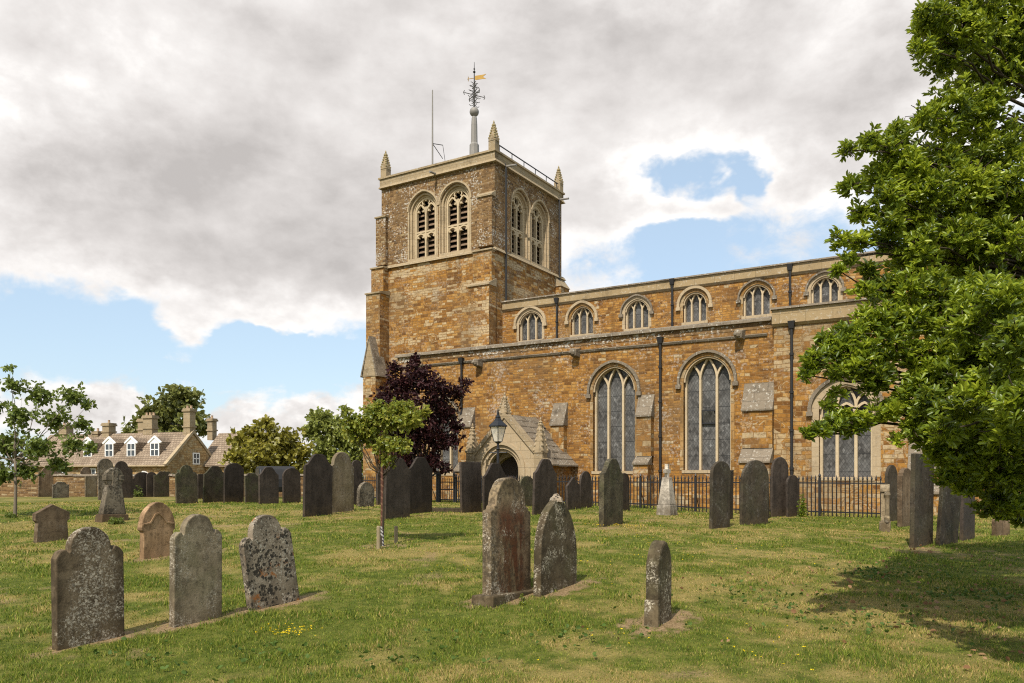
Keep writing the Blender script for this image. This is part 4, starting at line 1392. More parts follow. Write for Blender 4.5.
M['finial_lichen'] = limestone('lichened_finial', (0.27, 0.215, 0.105), (0.33, 0.27, 0.15), 0.4, 0.6, joints=False)
for (u_, v_) in ((uT0 + 0.2, TV0 + 0.2), (uT1 - 0.2, TV0 + 0.2), (uT1 - 0.2, TV1 - 0.2), (uT0 + 0.2, TV1 - 0.2)):
    zt = zT + 1.38
    o, zs_ = pinnacle(u_, v_, zT - 0.1, zt, tower)
    cr = MB(); crockets(u_, v_, zs_, zt, cr, 0.155)
    cr.build('crocket', M['finial_lichen'], tower)

# angle buttresses of the tower: south-east corner
def box_slab(mb_b, mb_s, u0, u1, v0, v1, zb, zt, slab_h, drop):
    """one stage of a buttress standing south of the tower face with its sloping top"""
    mb_b.box(u0, u1, v0, v1, zb, zt)
    mb_s.append(MB())
    mb_s[-1].hexa([(u0 - .05, v0 - .07, zt + .002), (u1 + .05, v0 - .07, zt + .002), (u1 + .05, v1 + .02, zt + .002), (u0 - .05, v1 + .02, zt + .002)],
              [(u0 - .05, v0 - .07, zt + .08), (u1 + .05, v0 - .07, zt + .08), (u1 + .05, v1 + .02, zt + .08 + slab_h), (u0 - .05, v1 + .02, zt + .08 + slab_h)])


bb = MB(); bsl = []
# belfry stage strip, lower stages wider and deeper
z1 = chh(196, uT1, VC); z2 = chh(281, uT1, VC)
wB = 1.35
b2_ = MB(); s2_ = []
box_slab(b2_, s2_, uT1 - 0.95, uT1 - 0.06, VC - 0.22, VC + 0.078, zS2 + 0.2, z1, 0.25, 0)
b_ = b2_.build('buttress', M['ironstone_top'], tower)
for q in s2_: q.build('weathering', M['limestone_old'], b_)
box_slab(bb, bsl, uT1 - 1.12, uT1 + 0.02, VC - 0.36, VC - 0.003, z2 - 0.22, zS2 - 0.08, 0.05, 0)
box_slab(bb, bsl, uT1 - 1.22, uT1 + 0.035, VC - 0.62, VC - 0.004, 2.0, z2 - 0.3, 0.36, 0)
b_ = bb.build('buttress', M['ironstone_low'], tower)
for q in bsl: q.build('weathering', M['limestone_old'], b_)
# east-facing buttress strip at the back corner
bb = MB(); bsl = []
bb.box(uT1 + 0.004, uT1 + 0.36, TV1 - 1.0, TV1 + 0.05, 2, zS2 - 0.6)
bsl.append(MB()); bsl[-1].hexa([(uT1, TV1 - 1.05, zS2 - 0.598), (uT1 + 0.42, TV1 - 1.05, zS2 - 0.598), (uT1 + 0.42, TV1 + .1, zS2 - 0.598), (uT1, TV1 + .1, zS2 - 0.598)], [(uT1, TV1 - 1.05, zS2 + 0.1), (uT1 + 0.05, TV1 - 1.05, zS2 - 0.1), (uT1 + 0.05, TV1 + .1, zS2 - 0.1), (uT1, TV1 + .1, zS2 + 0.1)])
b_ = bb.build('buttress', M['ironstone_low'], tower)
for q in bsl: q.build('weathering', M['limestone_old'], b_)
# south-west corner: tall stepped clasping buttress
bb = MB(); bsl = []
zw1 = chh(219, uT0, VC); zw2 = chh(297, uT0, VC); zw3 = chh(372, uT0, VC - 1)
b2_ = MB(); s2_ = []
box_slab(b2_, s2_, uT0 - 0.22, uT0 + 0.48, VC - 0.15, VC + 0.6, zS2 + 0.2, zw1, 0.2, 0)
b_ = b2_.build('buttress', M['ironstone_top'], tower)
for q in s2_: q.build('weathering', M['limestone_old'], b_)
box_slab(bb, bsl, uT0 - 0.32, uT0 + 0.56, VC - 0.42, VC + 0.7, zw2 + 0.04, zS2 - 0.05, 0.16, 0)
box_slab(bb, bsl, uT0 - 0.36, uT0 + 0.62, VC - 0.8, VC + 0.8, zw3 - 0.6, zw2, 0.34, 0)
b_ = bb.build('buttress', M['ironstone_low'], tower)
for q in bsl: q.build('weathering', M['limestone_old'], b_)
# lowest stage ends in a stone gable
bb = MB()
ua, ub = cu(363, VC - 1.3), cu(375.5, VC - 1.3)
z_ = chh(377, ua, VC - 1.3)
bb.box(ua, ub, VC - 1.3, VC - 0.5, zG, z_)
bb.box(ua + 0.02, ub - 0.02, VC - 0.5, VC + 0.5, zG, z_ - 0.05)
bb.box(ua - 0.08, ub + 0.08, VC - 1.38, VC + 0.5, 3.9, 4.02)
b_ = bb.build('buttress', M['buttress'], tower)
gb = MB()
zt = chh(339, ua, VC - 1.3)
um = (ua + ub) / 2
for (e_, f_) in ((0.02, 0.0),):
    gb.prism([(ua - e_, z_ + .002), (ub + e_, z_ + .002), (um, zt)], S(0), VC - 1.33, VC - 0.45)
gb.build('gablet', M['limestone_old'], b_)
sl = MB()
sl.bar([(ua - .12, z_ - .02), (um, zt + .05), (ub + .12, z_ - .02)], S(0), 0.09, VC - 1.36, VC - 0.45)
sl.build('weathering', M['slab'], b_)

# tower downpipes on the east face, and the handrail along its parapet
for px, zb in ((504.5, zN), (558, zN)):
    v_ = cv_e(px)
    d_ = MB()
    d_.tube([(uT1 + 0.09, v_, zb), (uT1 + 0.09, v_, zP - 0.2), (uT1 + 0.02, v_, zP + 0.1)], 0.055, 8)
    d_.build('downpipe', M['pipe'], tower)
for (v_, fr_) in ((cv_e(506), 0), (TV1 - 0.5, 0)):
    sp = MB(); sp.tube([(uT1 - 0.1, v_, zP + 0.03), (uT1 + 0.62, v_, zP - 0.02)], 0.06, 8)
    sp.build('waterspout', M['lead'], tower)
u_ = cu(436, VC); sp = MB(); sp.tube([(u_, TV0 + .1, zP + 0.03), (u_, TV0 - 0.55, zP - 0.02)], 0.06, 8); sp.build('waterspout', M['lead'], tower)
hr = MB()
hr.tube([(uT1 - 0.12, TV0 + 0.5, zT + 0.42), (uT1 - 0.12, TV1 - 0.5, zT + 0.42)], 0.035, 6)
for k in range(6):
    v_ = TV0 + 0.6 + k * (TV1 - TV0 - 1.2) / 5
    hr.tube([(uT1 - 0.12, v_, zT - 0.05), (uT1 - 0.12, v_, zT + 0.42)], 0.022, 6)
hr.build('handrail', M['iron'], tower)


def c2w(u_, v_, z=0.0):
    p = ORG + DV * u_ + NV * v_
    return Vector((p.x, p.y, z))


# ---- weathervane on the lead spike in the middle of the tower roof
Yc = c2w((uT0 + uT1) / 2, (TV0 + TV1) / 2)
Yv = Yc.y
zr = zP + 0.3
wv = empty('weathervane', (Yc.x, Yc.y, zr))
tag(wv, 'tall wrought iron weathervane with gilded flag on a lead spike above the tower', 'weathervane')
hz = lambda py: EYE + (HORIZ - py) / FPX * Yv - zr
s_ = MB(); s_.lathe([(0.30, 0), (0.27, hz(145)), (0.19, hz(143)), (0.175, hz(125)), (0.15, hz(118)), (0.10, hz(115.5))], (0, 0, 0), 8)
s_.build('lead_spike', M['lead'], wv)
s_ = MB(); zb_ = hz(112); rb = 0.27
s_.lathe([(max(0.02, rb * math.sin(a)), zb_ - rb * math.cos(a)) for a in np.linspace(0.05, math.pi - 0.05, 12)], (0, 0, 0), 18)
s_.build('ball', M['lead'], wv, smooth=True)
s_ = MB(); s_.tube([(0, 0, hz(108)), (0, 0, hz(76)), (0, 0, hz(62))], [0.04, 0.03, 0.012], 8)
s_.lathe([(0.02, -0.08), (0.09, 0), (0.02, 0.08)], (0, 0, hz(72)), 8); s_.lathe([(0.02, -0.05), (0.06, 0), (0.02, 0.05)], (0, 0, hz(69)), 8)
s_.build('rod', M['pipe'], wv)
sw = MB()
for k in range(4):
    an = k * math.pi / 2 + 0.5
    dx, dy = math.cos(an), math.sin(an)
    for (zc, rr) in ((hz(104), 0.15), (hz(99), 0.17), (hz(94.5), 0.20), (hz(89), 0.17), (hz(85), 0.14)):
        pts = [(dx * (0.04 + rr * (1 - math.cos(a))), dy * (0.04 + rr * (1 - math.cos(a))), zc + rr * math.sin(a) * 0.95) for a in np.linspace(-2.5, 1.9, 12)]
        sw.tube(pts, 0.018, 5)
    sw.tube([(0, 0, hz(95)), (dx * 0.62, dy * 0.62, hz(95))], 0.024, 6)       # compass arms with letters' scroll ends
    sw.tube([(dx * 0.62, dy * 0.62, hz(95) - 0.12), (dx * 0.68, dy * 0.68, hz(95)), (dx * 0.62, dy * 0.62, hz(95) + 0.12)], 0.024, 6)
sw.build('scrollwork', M['lead_dark'], wv)
vn_ = MB()
z0, z1 = hz(80.2), hz(76)
vd = Vector((0.96, -0.28))
V = lambda a, b, c: (vd.x * a - vd.y * c, vd.y * a + vd.x * c, b)
vn_.prism([(0.05, z0), (0.5, z0), (0.72, z0 - 0.02), (0.52, (z0 + z1) / 2), (0.72, z1 + 0.02), (0.5, z1), (0.05, z1)], V, -0.012, 0.012)
vn_.build('vane', M['gold'], wv)
vp = MB(); vp.tube([V(-0.42, (z0 + z1) / 2, 0), V(0.06, (z0 + z1) / 2, 0)], 0.02, 6)
vp.tube([V(-0.36, (z0 + z1) / 2 - .13, 0), V(-0.36, (z0 + z1) / 2 + .13, 0)], 0.02, 6)
vp.build('pointer', M['gold'], wv)

# ---- aerial mast on the tower roof
mp = c2w(cu(432.5, VC + 1.6), VC + 1.6)
ma = empty('antenna', (mp.x, mp.y, zr))
hz2 = lambda py: EYE + (HORIZ - py) / FPX * mp.y - zr
tag(ma, 'thin bare flagpole with slanting stays standing on the tower roof', 'antenna')
s_ = MB(); s_.tube([(0, 0, 0), (0, 0, hz2(125)), (0, 0, hz2(90))], [0.05, 0.042, 0.03], 8); s_.build('pole', M['lead'], ma)
s_ = MB(); zz = hz2(143.5)
s_.tube([(0, 0, zz), (0.55, 0.25, zz - 0.75)], 0.022, 6); s_.tube([(0, 0, zz), (0.62, -0.5, zz - 0.30)], 0.022, 6); s_.tube([(0.62, -0.5, zz - 0.30), (0.9, -0.6, 0)], 0.015, 6)
s_.build('stay', M['pipe'], ma)

# ---- porch
PV = -2.5
up0, up1 = cu(469, PV), cu(543, PV)
upc = (up0 + up1) / 2
zpe = chh(462, upc, PV); zpr = chh(417, upc, PV)
dc, dhw = cu(501, PV) + 0.02, 0.98
dsp, drs = chh(470, dc, PV), chh(444.5, dc, PV) - chh(470, dc, PV)
pr = MB()
pr.holed([(up0, 0.2), (up1, 0.2), (up1, zpe), (upc, zpr), (up0, zpe)], [opening(dc, dhw, 0.3, dsp, drs)], S(PV), 0, 0.4)
porch = pr.build('porch', M['limestone'], church)
for u_ in (up0, up1 - 0.35):
    pwall = MB(); pwall.box(u_ + 0.004, u_ + 0.346, PV + 0.402, -0.003, 0.2, zpe - 0.05)
    pwall.build('side_wall', M['ironstone'], porch)
pa = MB()
for (off_, wd, c0, c1) in ((0.06, 0.14, -0.05, 0.1), (-0.09, 0.15, 0.05, 0.3), (-0.22, 0.12, 0.14, 0.36)):
    k = 1 + off_ / dhw; kr = 1 + off_ / drs
    pa.bar([(dc - dhw * k, 0.3)] + [(dc + x * k, dsp + y * kr) for x, y in arch(dhw, drs)] + [(dc + dhw * k, 0.3)], S(PV), wd, c0, c1)
pa.build('doorway_arch', M['limestone'], porch)
# floor-to-arch door in the church wall behind the open arch
pd = MB(); pd.prism(opening(dc + 0.08, 0.80, 0.3, dsp - 0.05, 0.62), S(PV), 0.95, 1.02)
pd.build('door', M['oak'], porch)
pi_ = MB(); pi_.holed([(up0 + 0.36, 0.2), (up1 - 0.36, 0.2), (up1 - 0.36, zpe - 0.1), (upc, zpr - 0.3), (up0 + 0.36, zpe - 0.1)], [opening(dc + 0.08, 0.805, 0.25, dsp - 0.05, 0.625)], S(PV), 0.7, 0.94)
pi_.build('inner_wall', M['limestone'], porch)
# stone slab roof in overlapping courses
prf = MB()
for s_ in (-1, 1):
    ue = up0 - 0.28 if s_ < 0 else up1 + 0.28
    slope = (zpr + 0.12 - (zpe - 0.16)) / abs(upc - ue)
    n = 8
    for i in range(n):
        a0 = ue + (upc - ue) * i / n; a1 = ue + (upc - ue) * (i + 1.25) / n
        a1 = upc if (s_ < 0 and a1 > upc) or (s_ > 0 and a1 < upc) else a1
        z0 = zpe - 0.16 + slope * abs(a0 - ue) + 0.05; z1_ = zpe - 0.16 + slope * abs(a1 - ue) + 0.01
        v_ = PV + 0.30
        while v_ < -0.02:
            v2 = min(v_ + random.uniform(0.5, 0.9), -0.004)
            j = random.uniform(-0.02, 0.02)
            q = [(a0, v_, z0 + j), (a0, v2 - .015, z0 + j), (a1, v2 - .015, z1_ + j), (a1, v_, z1_ + j)]
            if s_ < 0: q = [q[1], q[0], q[3], q[2]]
            prf.hexa([(x, y, z - 0.055) for x, y, z in q], q)
            v_ = v2
prf.build('roof', M['slab'], porch)
pcope = MB()
pcope.bar([(up0 - 0.2, zpe - 0.16), (upc, zpr + 0.09), (up1 + 0.2, zpe - 0.16)], S(PV), 0.16, -0.08, 0.32)
pcope.build('coping', M['limestone_old'], porch)


def small_pinnacle(px, ytop, ybase, v_, parent, r):
    u_ = cu(px, v_); z0 = chh(ybase, u_, v_); z1_ = chh(ytop, u_, v_)
    zs_ = z0 + (z1_ - z0) * 0.30
    p = MB(); p.box(u_ - r, u_ + r, v_ - r, v_ + r, z0 - 0.3, zs_)
    p.hexa([(u_ - r * 1.15, v_ - r * 1.15, zs_ + .002), (u_ + r * 1.15, v_ - r * 1.15, zs_ + .002), (u_ + r * 1.15, v_ + r * 1.15, zs_ + .002), (u_ - r * 1.15, v_ + r * 1.15, zs_ + .002)],
           [(u_ - .05, v_ - .05, z1_), (u_ + .05, v_ - .05, z1_), (u_ + .05, v_ + .05, z1_), (u_ - .05, v_ + .05, z1_)])
    crockets(u_, v_, zs_, z1_, p, r * 0.9)
    p.build('pinnacle', M['limestone_old'], parent)


small_pinnacle(504.5, 397, 421, PV + 0.15, porch, 0.17)
small_pinnacle(472.5, 428, 464, PV + 0.1, porch, 0.19)
small_pinnacle(540.5, 422, 466, PV + 0.1, porch, 0.19)

# ------------------------------------------------------------------ house beyond the wall
DH = Vector((0.94, -0.342)); DH.normalize()
NH = Vector((-DH.y, DH.x))
hc = at(168, 465, 68)
house = empty('cottage', (hc.x, hc.y, 0), math.atan2(DH.y, DH.x))
tag(house, 'long stone cottage with brown slate roof, white dormers and tall chimneys', 'house')
ze = chh(0, 0, 0) * 0 + EYE + 11 / FPX * 68; zrg = EYE + 40.5 / FPX * 70.8
gw = 6.0; hl = 17.0
hwb_ = MB()
hwb_.prism([(0, 0.2), (gw, 0.2), (gw, ze), (gw / 2, zrg), (0, ze)], lambda a, b, c: (-c, a, b), 0, hl)
hwall = hwb_.build('wall', M['house_wall'], house)
hroof = MB()
for s_ in (0, 1):
    q = [(-hl - 0.2, -0.3, ze - 0.2), (0.02, -0.3, ze - 0.2), (0.02, gw / 2, zrg + 0.12), (-hl - 0.2, gw / 2, zrg + 0.12)]
    if s_:
        q = [(x, gw - y, z) for x, y, z in reversed(q)]
    hroof.hexa([(x, y, z - 0.0) for x, y, z in q], [(x, y, z + 0.14) for x, y, z in q])
hr_ = hroof.build('roof', M['roof'], house)
gc = MB(); gc.bar([(-0.25, ze - 0.1), (gw / 2, zrg + 0.25), (gw + 0.25, ze - 0.1)], lambda a, b, c: (0.08 - c, a, b), 0.22, 0, 0.35)
gc.build('coping', M['limestone'], house)
gt = MB(); gt.tube([(-hl, -0.36, ze - 0.16), (0, -0.36, ze - 0.16)], 0.07, 6); gt.build('gutter', M['limestone'], house)


def hx(px, y=0.0):   # position along the house for a pixel column, y metres behind its front wall
    k = (px - 512) / FPX
    ox, oy = hc.x + NH.x * y, hc.y + NH.y * y
    return (k * oy - ox) / (DH.x - k * DH.y)


def house_window(fr, a, b0, w_, h_, parent, name='window'):
    f = MB()
    for (x0, x1, y0, y1) in ((a - w_ / 2, a + w_ / 2, b0, b0 + .1), (a - w_ / 2, a + w_ / 2, b0 + h_ - .1, b0 + h_), (a - w_ / 2, a - w_ / 2 + .1, b0 + .1, b0 + h_ - .1), (a + w_ / 2 - .1, a + w_ / 2, b0 + .1, b0 + h_ - .1), (a - .035, a + .035, b0 + .1, b0 + h_ - .1), (a - w_ / 2 + .1, a + w_ / 2 - .1, b0 + h_ * .5 - .04, b0 + h_ * .5 + .04)):
        f.prism([(x0, y0), (x1, y0), (x1, y1), (x0, y1)], fr, -0.06, 0.0)
    o = f.build(name, M['white'], parent)
    p = MB(); p.prism([(a - w_ / 2 + .05, b0 + .05), (a + w_ / 2 - .05, b0 + .05), (a + w_ / 2 - .05, b0 + h_ - .05), (a - w_ / 2 + .05, b0 + h_ - .05)], fr, -0.02, 0.01)
    p.build('pane', M['pane'], o)
    return o


slope_h = (zrg - ze) / (gw / 2)
for px in (88, 109.5, 131.5, 155):
    y0 = 0.62; a = hx(px, y0)
    zb_ = ze + slope_h * y0 + 0.15
    w_, h_ = 1.05, 1.25
    d_ = MB()
    ybk = gw / 2
    d_.prism([(a - w_ / 2, zb_ - 0.3), (a + w_ / 2, zb_ - 0.3), (a + w_ / 2, zb_ + h_), (a, zb_ + h_ + 0.42), (a - w_ / 2, zb_ + h_)], lambda p, q, c: (p, y0 + c, q), 0, ybk - y0 - 0.4)
    dm = d_.build('dormer', M['roof'], house)
    bf = MB(); bf.bar([(a - w_ / 2 - 0.18, zb_ + h_ - 0.08), (a, zb_ + h_ + 0.46), (a + w_ / 2 + 0.18, zb_ + h_ - 0.08)], lambda p, q, c: (p, y0 + c, q), 0.15, -0.12, 0.02)
    bf.prism([(a - w_ / 2, zb_ + h_ - 0.05), (a + w_ / 2, zb_ + h_ - 0.05), (a, zb_ + h_ + 0.38)], lambda p, q, c: (p, y0 + c, q), -0.05, -0.003)
    bf.build('bargeboard', M['white'], dm)
    house_window(lambda p, q, c: (p, y0 + c, q), a, zb_ - 0.05, w_ - 0.06, h_, dm, 'sash')
house_window(lambda p, q, c: (0 - c, p, q), 3.35, ze + 0.0, 0.85, 1.05, house)
for px in (63, 92, 122):
    house_window(lambda p, q, c: (p, c, q), hx(px), ze - 1.45, 1.0, 1.1, house)
MB().prism([(-0.5, 0), (0.5, 0), (0.0, 0.35)], lambda p, q, c: (hx(146) + p, c, ze - 0.95 + q), -0.4, 0).build('door_hood', M['white'], house)


def chimney(x, y, w_, d_, zb, zt, pots, parent):
    c = MB()
    c.box(x - w_ / 2, x + w_ / 2, y - d_ / 2, y + d_ / 2, zb, zt - 0.28)
    c.box(x - w_ / 2 - .1, x + w_ / 2 + .1, y - d_ / 2 - .1, y + d_ / 2 + .1, zt - 0.278, zt - 0.12)
    c.box(x - w_ / 2 - .05, x + w_ / 2 + .05, y - d_ / 2 - .05, y + d_ / 2 + .05, zt - 0.118, zt)
    c.box(x - w_ / 2 - .08, x + w_ / 2 + .08, y - d_ / 2 - .08, y + d_ / 2 + .08, zb + (zt - zb) * .42, zb + (zt - zb) * .42 + 0.14)
    o = c.build('chimney', M['limestone_old'], parent)
    for k in range(pots):
        p = MB(); p.lathe([(0.14, 0), (0.11, 0.08), (0.10, 0.24), (0.12, 0.29)], (x + (k - (pots - 1) / 2) * 0.4, y, zt), 10)
        p.build('chimney_pot', M['pot'], o)


Hz = lambda py, Y: EYE + (HORIZ - py) / FPX * Y
chimney(-0.42, gw / 2, 0.72, 0.7, zrg - 0.6, Hz(408.5, 70.8), 2, house)
chimney(hx(149.5, gw / 2), gw / 2 + 0.1, 1.05, 0.7, zrg - 0.3, Hz(415, 72), 3, house)
chimney(hx(140.5, gw / 2), gw / 2 + 0.4, 0.65, 0.8, zrg - 0.3, Hz(418, 72), 1, house)
chimney(hx(109, gw / 2), gw / 2, 0.8, 0.8, zrg - 0.3, Hz(423, 74), 1, house)
chimney(hx(98, gw / 2), gw / 2, 0.7, 0.7, zrg - 0.4, Hz(431, 74), 1, house)
chimney(hx(66, gw / 2), gw / 2, 1.0, 0.8, zrg - 0.4, Hz(425, 76), 2, house)
# rear wing to the right
wg = MB()
wg.prism([(4.6, 0.2), (10.2, 0.2), (10.2, ze), (7.4, zrg + 0.15), (4.6, ze)], lambda a, b, c: (4.6 - c, a, b), 0, 5.5)
wg.build('rear_wing', M['house_wall'], house)
wr = MB()
for s_ in (0, 1):
    q = [(-0.9, 4.3, ze - 0.2), (4.8, 4.3, ze - 0.2), (4.8, 7.4, zrg + 0.2), (-0.9, 7.4, zrg + 0.2)]
    if s_: q = [(x, 14.8 - y, z) for x, y, z in reversed(q)]
    wr.hexa(q, [(x, y, z + 0.14) for x, y, z in q])
wr.build('rear_roof', M['roof'], house)
chimney(hx(212, 7.4), 7.4, 0.6, 0.6, zrg - 0.3, Hz(418.5, 75.5), 1, house)

# ---- boundary wall on the left
wl = empty('boundary_wall', (0, 0, 0))
b_ = MB(); cpw = MB()
xw0, xw1, Yw = -36.0, -11.0, 46.0
n = 26
for i in range(n):
    a = xw0 + (xw1 - xw0) * i / n; b = xw0 + (xw1 - xw0) * (i + 1) / n
    zt0 = EYE - 0.06 + 0.02 * math.sin(i * 2.1)
    b_.box(a, b - 0.002, Yw, Yw + 0.4, 0.2, zt0)
    cpw.hexa([(a, Yw - .06, zt0 + .002), (b - .01, Yw - .06, zt0 + .002), (b - .01, Yw + .46, zt0 + .002), (a, Yw + .46, zt0 + .002)], [(a, Yw, zt0 + .12), (b - .01, Yw, zt0 + .12), (b - .01, Yw + .4, zt0 + .12), (a, Yw + .4, zt0 + .12)])
b_.build('stonework', M['wall_rubble'], wl)
cpw.build('coping', M['slab'], wl)
tag(wl, 'low coursed stone boundary wall in front of the cottage', 'wall')

# ------------------------------------------------------------------ railings in front of the church
VF = -4.2


def rail_ground(u_):
    p = c2w(u_, VF)
    return float(G(p.x, p.y))


ZR = EYE - 0.10


def railing(px0, px1, label):
    u0, u1 = cu(px0, VF), cu(px1, VF)
    root_p = c2w(u0, VF)
    root = empty('iron_railing', (root_p.x, root_p.y, 0), math.atan2(DV.y, DV.x))
    L = u1 - u0
    nb = max(1, round(L / 1.9)); bl = L / nb
    for k in range(nb):
        pn = MB()
        x0 = k * bl; m_ = 16
        zg0 = rail_ground(u0 + x0); zg1 = rail_ground(u0 + x0 + bl)
        for i in range(1, m_):
            x = x0 + bl * i / m_
            zg_ = zg0 + (zg1 - zg0) * i / m_
            pn.tube([(x, 0, zg_ - 0.05), (x, 0, ZR - 0.05)], 0.018, 6)
            pn.lathe([(0.014, -0.05), (0.030, -0.02), (0.016, 0.04), (0.003, 0.10)], (x, 0, ZR), 6)
        for zz in (ZR - 0.16, None):
            if zz is None:
                pn.hexa([(x0, -.012, zg0 + .12), (x0 + bl, -.012, zg1 + .12), (x0 + bl, .012, zg1 + .12), (x0, .012, zg0 + .12)], [(x0, -.012, zg0 + .16), (x0 + bl, -.012, zg1 + .16), (x0 + bl, .012, zg1 + .16), (x0, .012, zg0 + .16)])
            else:
                pn.box(x0, x0 + bl, -.014, .014, zz, zz + .04)
        pn.build('railing_panel', M['iron'], root)
    for k in range(nb + 1):
        x = k * bl
        ps = MB(); zg_ = rail_ground(u0 + x)
        ps.box(x - .035, x + .035, -.035, .035, zg_ - .1, ZR + 0.03)
        ps.lathe([(0.02, 0), (0.045, 0.04), (0.03, 0.085), (0.01, 0.12)], (x, 0, ZR + 0.03), 8)
        ps.tube([(x, 0.03, zg_ + 0.62), (x, 0.42, zg_ - 0.05)], 0.013, 6)      # back stay
        ps.build('post', M['iron'], root)
    tag(root, label, 'railing', 'black iron railings round the church')
    return root


railing(330, 431, 'black spiked iron railing behind the paired slates, left of the gate')
railing(456, 890, 'long black spiked iron railing before the tall traceried windows')
# gate with round posts near the west window
ug0, ug1 = cu(438.5, VF), cu(454, VF)
gp_ = c2w(ug0, VF)
gate = empty('iron_gate', (gp_.x, gp_.y, 0), math.atan2(DV.y, DV.x))
gl_ = ug1 - ug0
for x, r_ in ((0.0, 0.10), (gl_, 0.035)):
    zg_ = rail_ground(ug0 + x)
    p = MB(); p.lathe([(r_, -0.1), (r_, ZR + 0.08 - zg_), (r_ * 1.25, ZR + 0.10 - zg_), (r_ * 1.15, ZR + 0.16 - zg_), (r_ * .3, ZR + 0.24 - zg_)], (x, 0, zg_), 12)
    p.build('post', M['iron'], gate)
lf = MB(); zg_ = rail_ground(ug0 + gl_ / 2)
for i in range(1, 7):
    x = 0.1 + (gl_ - 0.14) * i / 7
    lf.tube([(x, 0, zg_ + 0.08), (x, 0, ZR - 0.02)], 0.011, 6)
for zz in (zg_ + 0.1, zg_ + 0.5, ZR - 0.2):
    lf.box(0.1, gl_ - .036, -.015, .015, zz, zz + .04)
lf.build('gate_leaf', M['iron'], gate)
tag(gate, 'black iron gate with a thick round post under the purple tree', 'gate')
# stub of railing to close up the run
# ---- lamp post by the porch
lpb = at(498, 475, 28.0)
lz = float(G(lpb.x, lpb.y))
lamp = empty('lamp_post', (lpb.x, lpb.y, lz))
tag(lamp, 'black Victorian street lamp with glass lantern in front of the porch', 'street lamp')
lh = lambda py: EYE + (HORIZ - py) / FPX * 28.0 - lz
s_ = MB()
s_.lathe([(0.14, -0.1), (0.14, 0.25), (0.10, 0.3), (0.085, 0.8), (0.06, 0.9), (0.05, 1.6), (0.04, lh(443))], (0, 0, 0), 14)
s_.lathe([(0.045, -0.04), (0.085, 0), (0.045, 0.04)], (0, 0, lh(449)), 12)
s_.build('post', M['iron'], lamp, smooth=False)
s_ = MB(); s_.tube([(-0.30, 0, lh(452.5)), (0.30, 0, lh(452.5))], 0.02, 8)
for k in (-1, 1): s_.lathe([(0.01, -.03), (0.035, 0), (0.01, .03)], (k * 0.3, 0, lh(452.5)), 8)
s_.build('ladder_bar', M['iron'], lamp)
zl0, zl1 = lh(441.5), lh(426.5)
m, t = newmat('lantern_glass')
gb_ = t.n('ShaderNodeBsdfPrincipled', {'Base Color': (0.75, 0.72, 0.62, 1), 'Roughness': 0.15, 'Alpha': 0.45})
t.n('ShaderNodeOutputMaterial', {0: gb_})
M['lantern'] = m
s_ = MB(); s_.lathe([(0.14, zl0), (0.27, zl1)], (0, 0, 0), 4); s_.build('lantern_glass', M['lantern'], lamp)
s_ = MB()
for k in range(4):
    a = k * math.pi / 2
    s_.tube([(0.145 * math.cos(a), 0.145 * math.sin(a), zl0), (0.278 * math.cos(a), 0.278 * math.sin(a), zl1)], 0.014, 6)
s_.lathe([(0.04, zl0 - .08), (0.10, zl0 - .04), (0.135, zl0 - .01), (0.135, zl0 + .012)], (0, 0, 0), 4)
s_.lathe([(0.33, zl1 - .01), (0.33, zl1 + .03), (0.15, lh(421)), (0.09, lh(418)), (0.10, lh(417)), (0.05, lh(415)), (0.035, lh(412.5)), (0.01, lh(408))], (0, 0, 0), 4)
s_.build('lantern_frame', M['iron'], lamp)

# ------------------------------------------------------------------ gravestones
EV = NV                                   # stones stand in planes running north, faces to the east


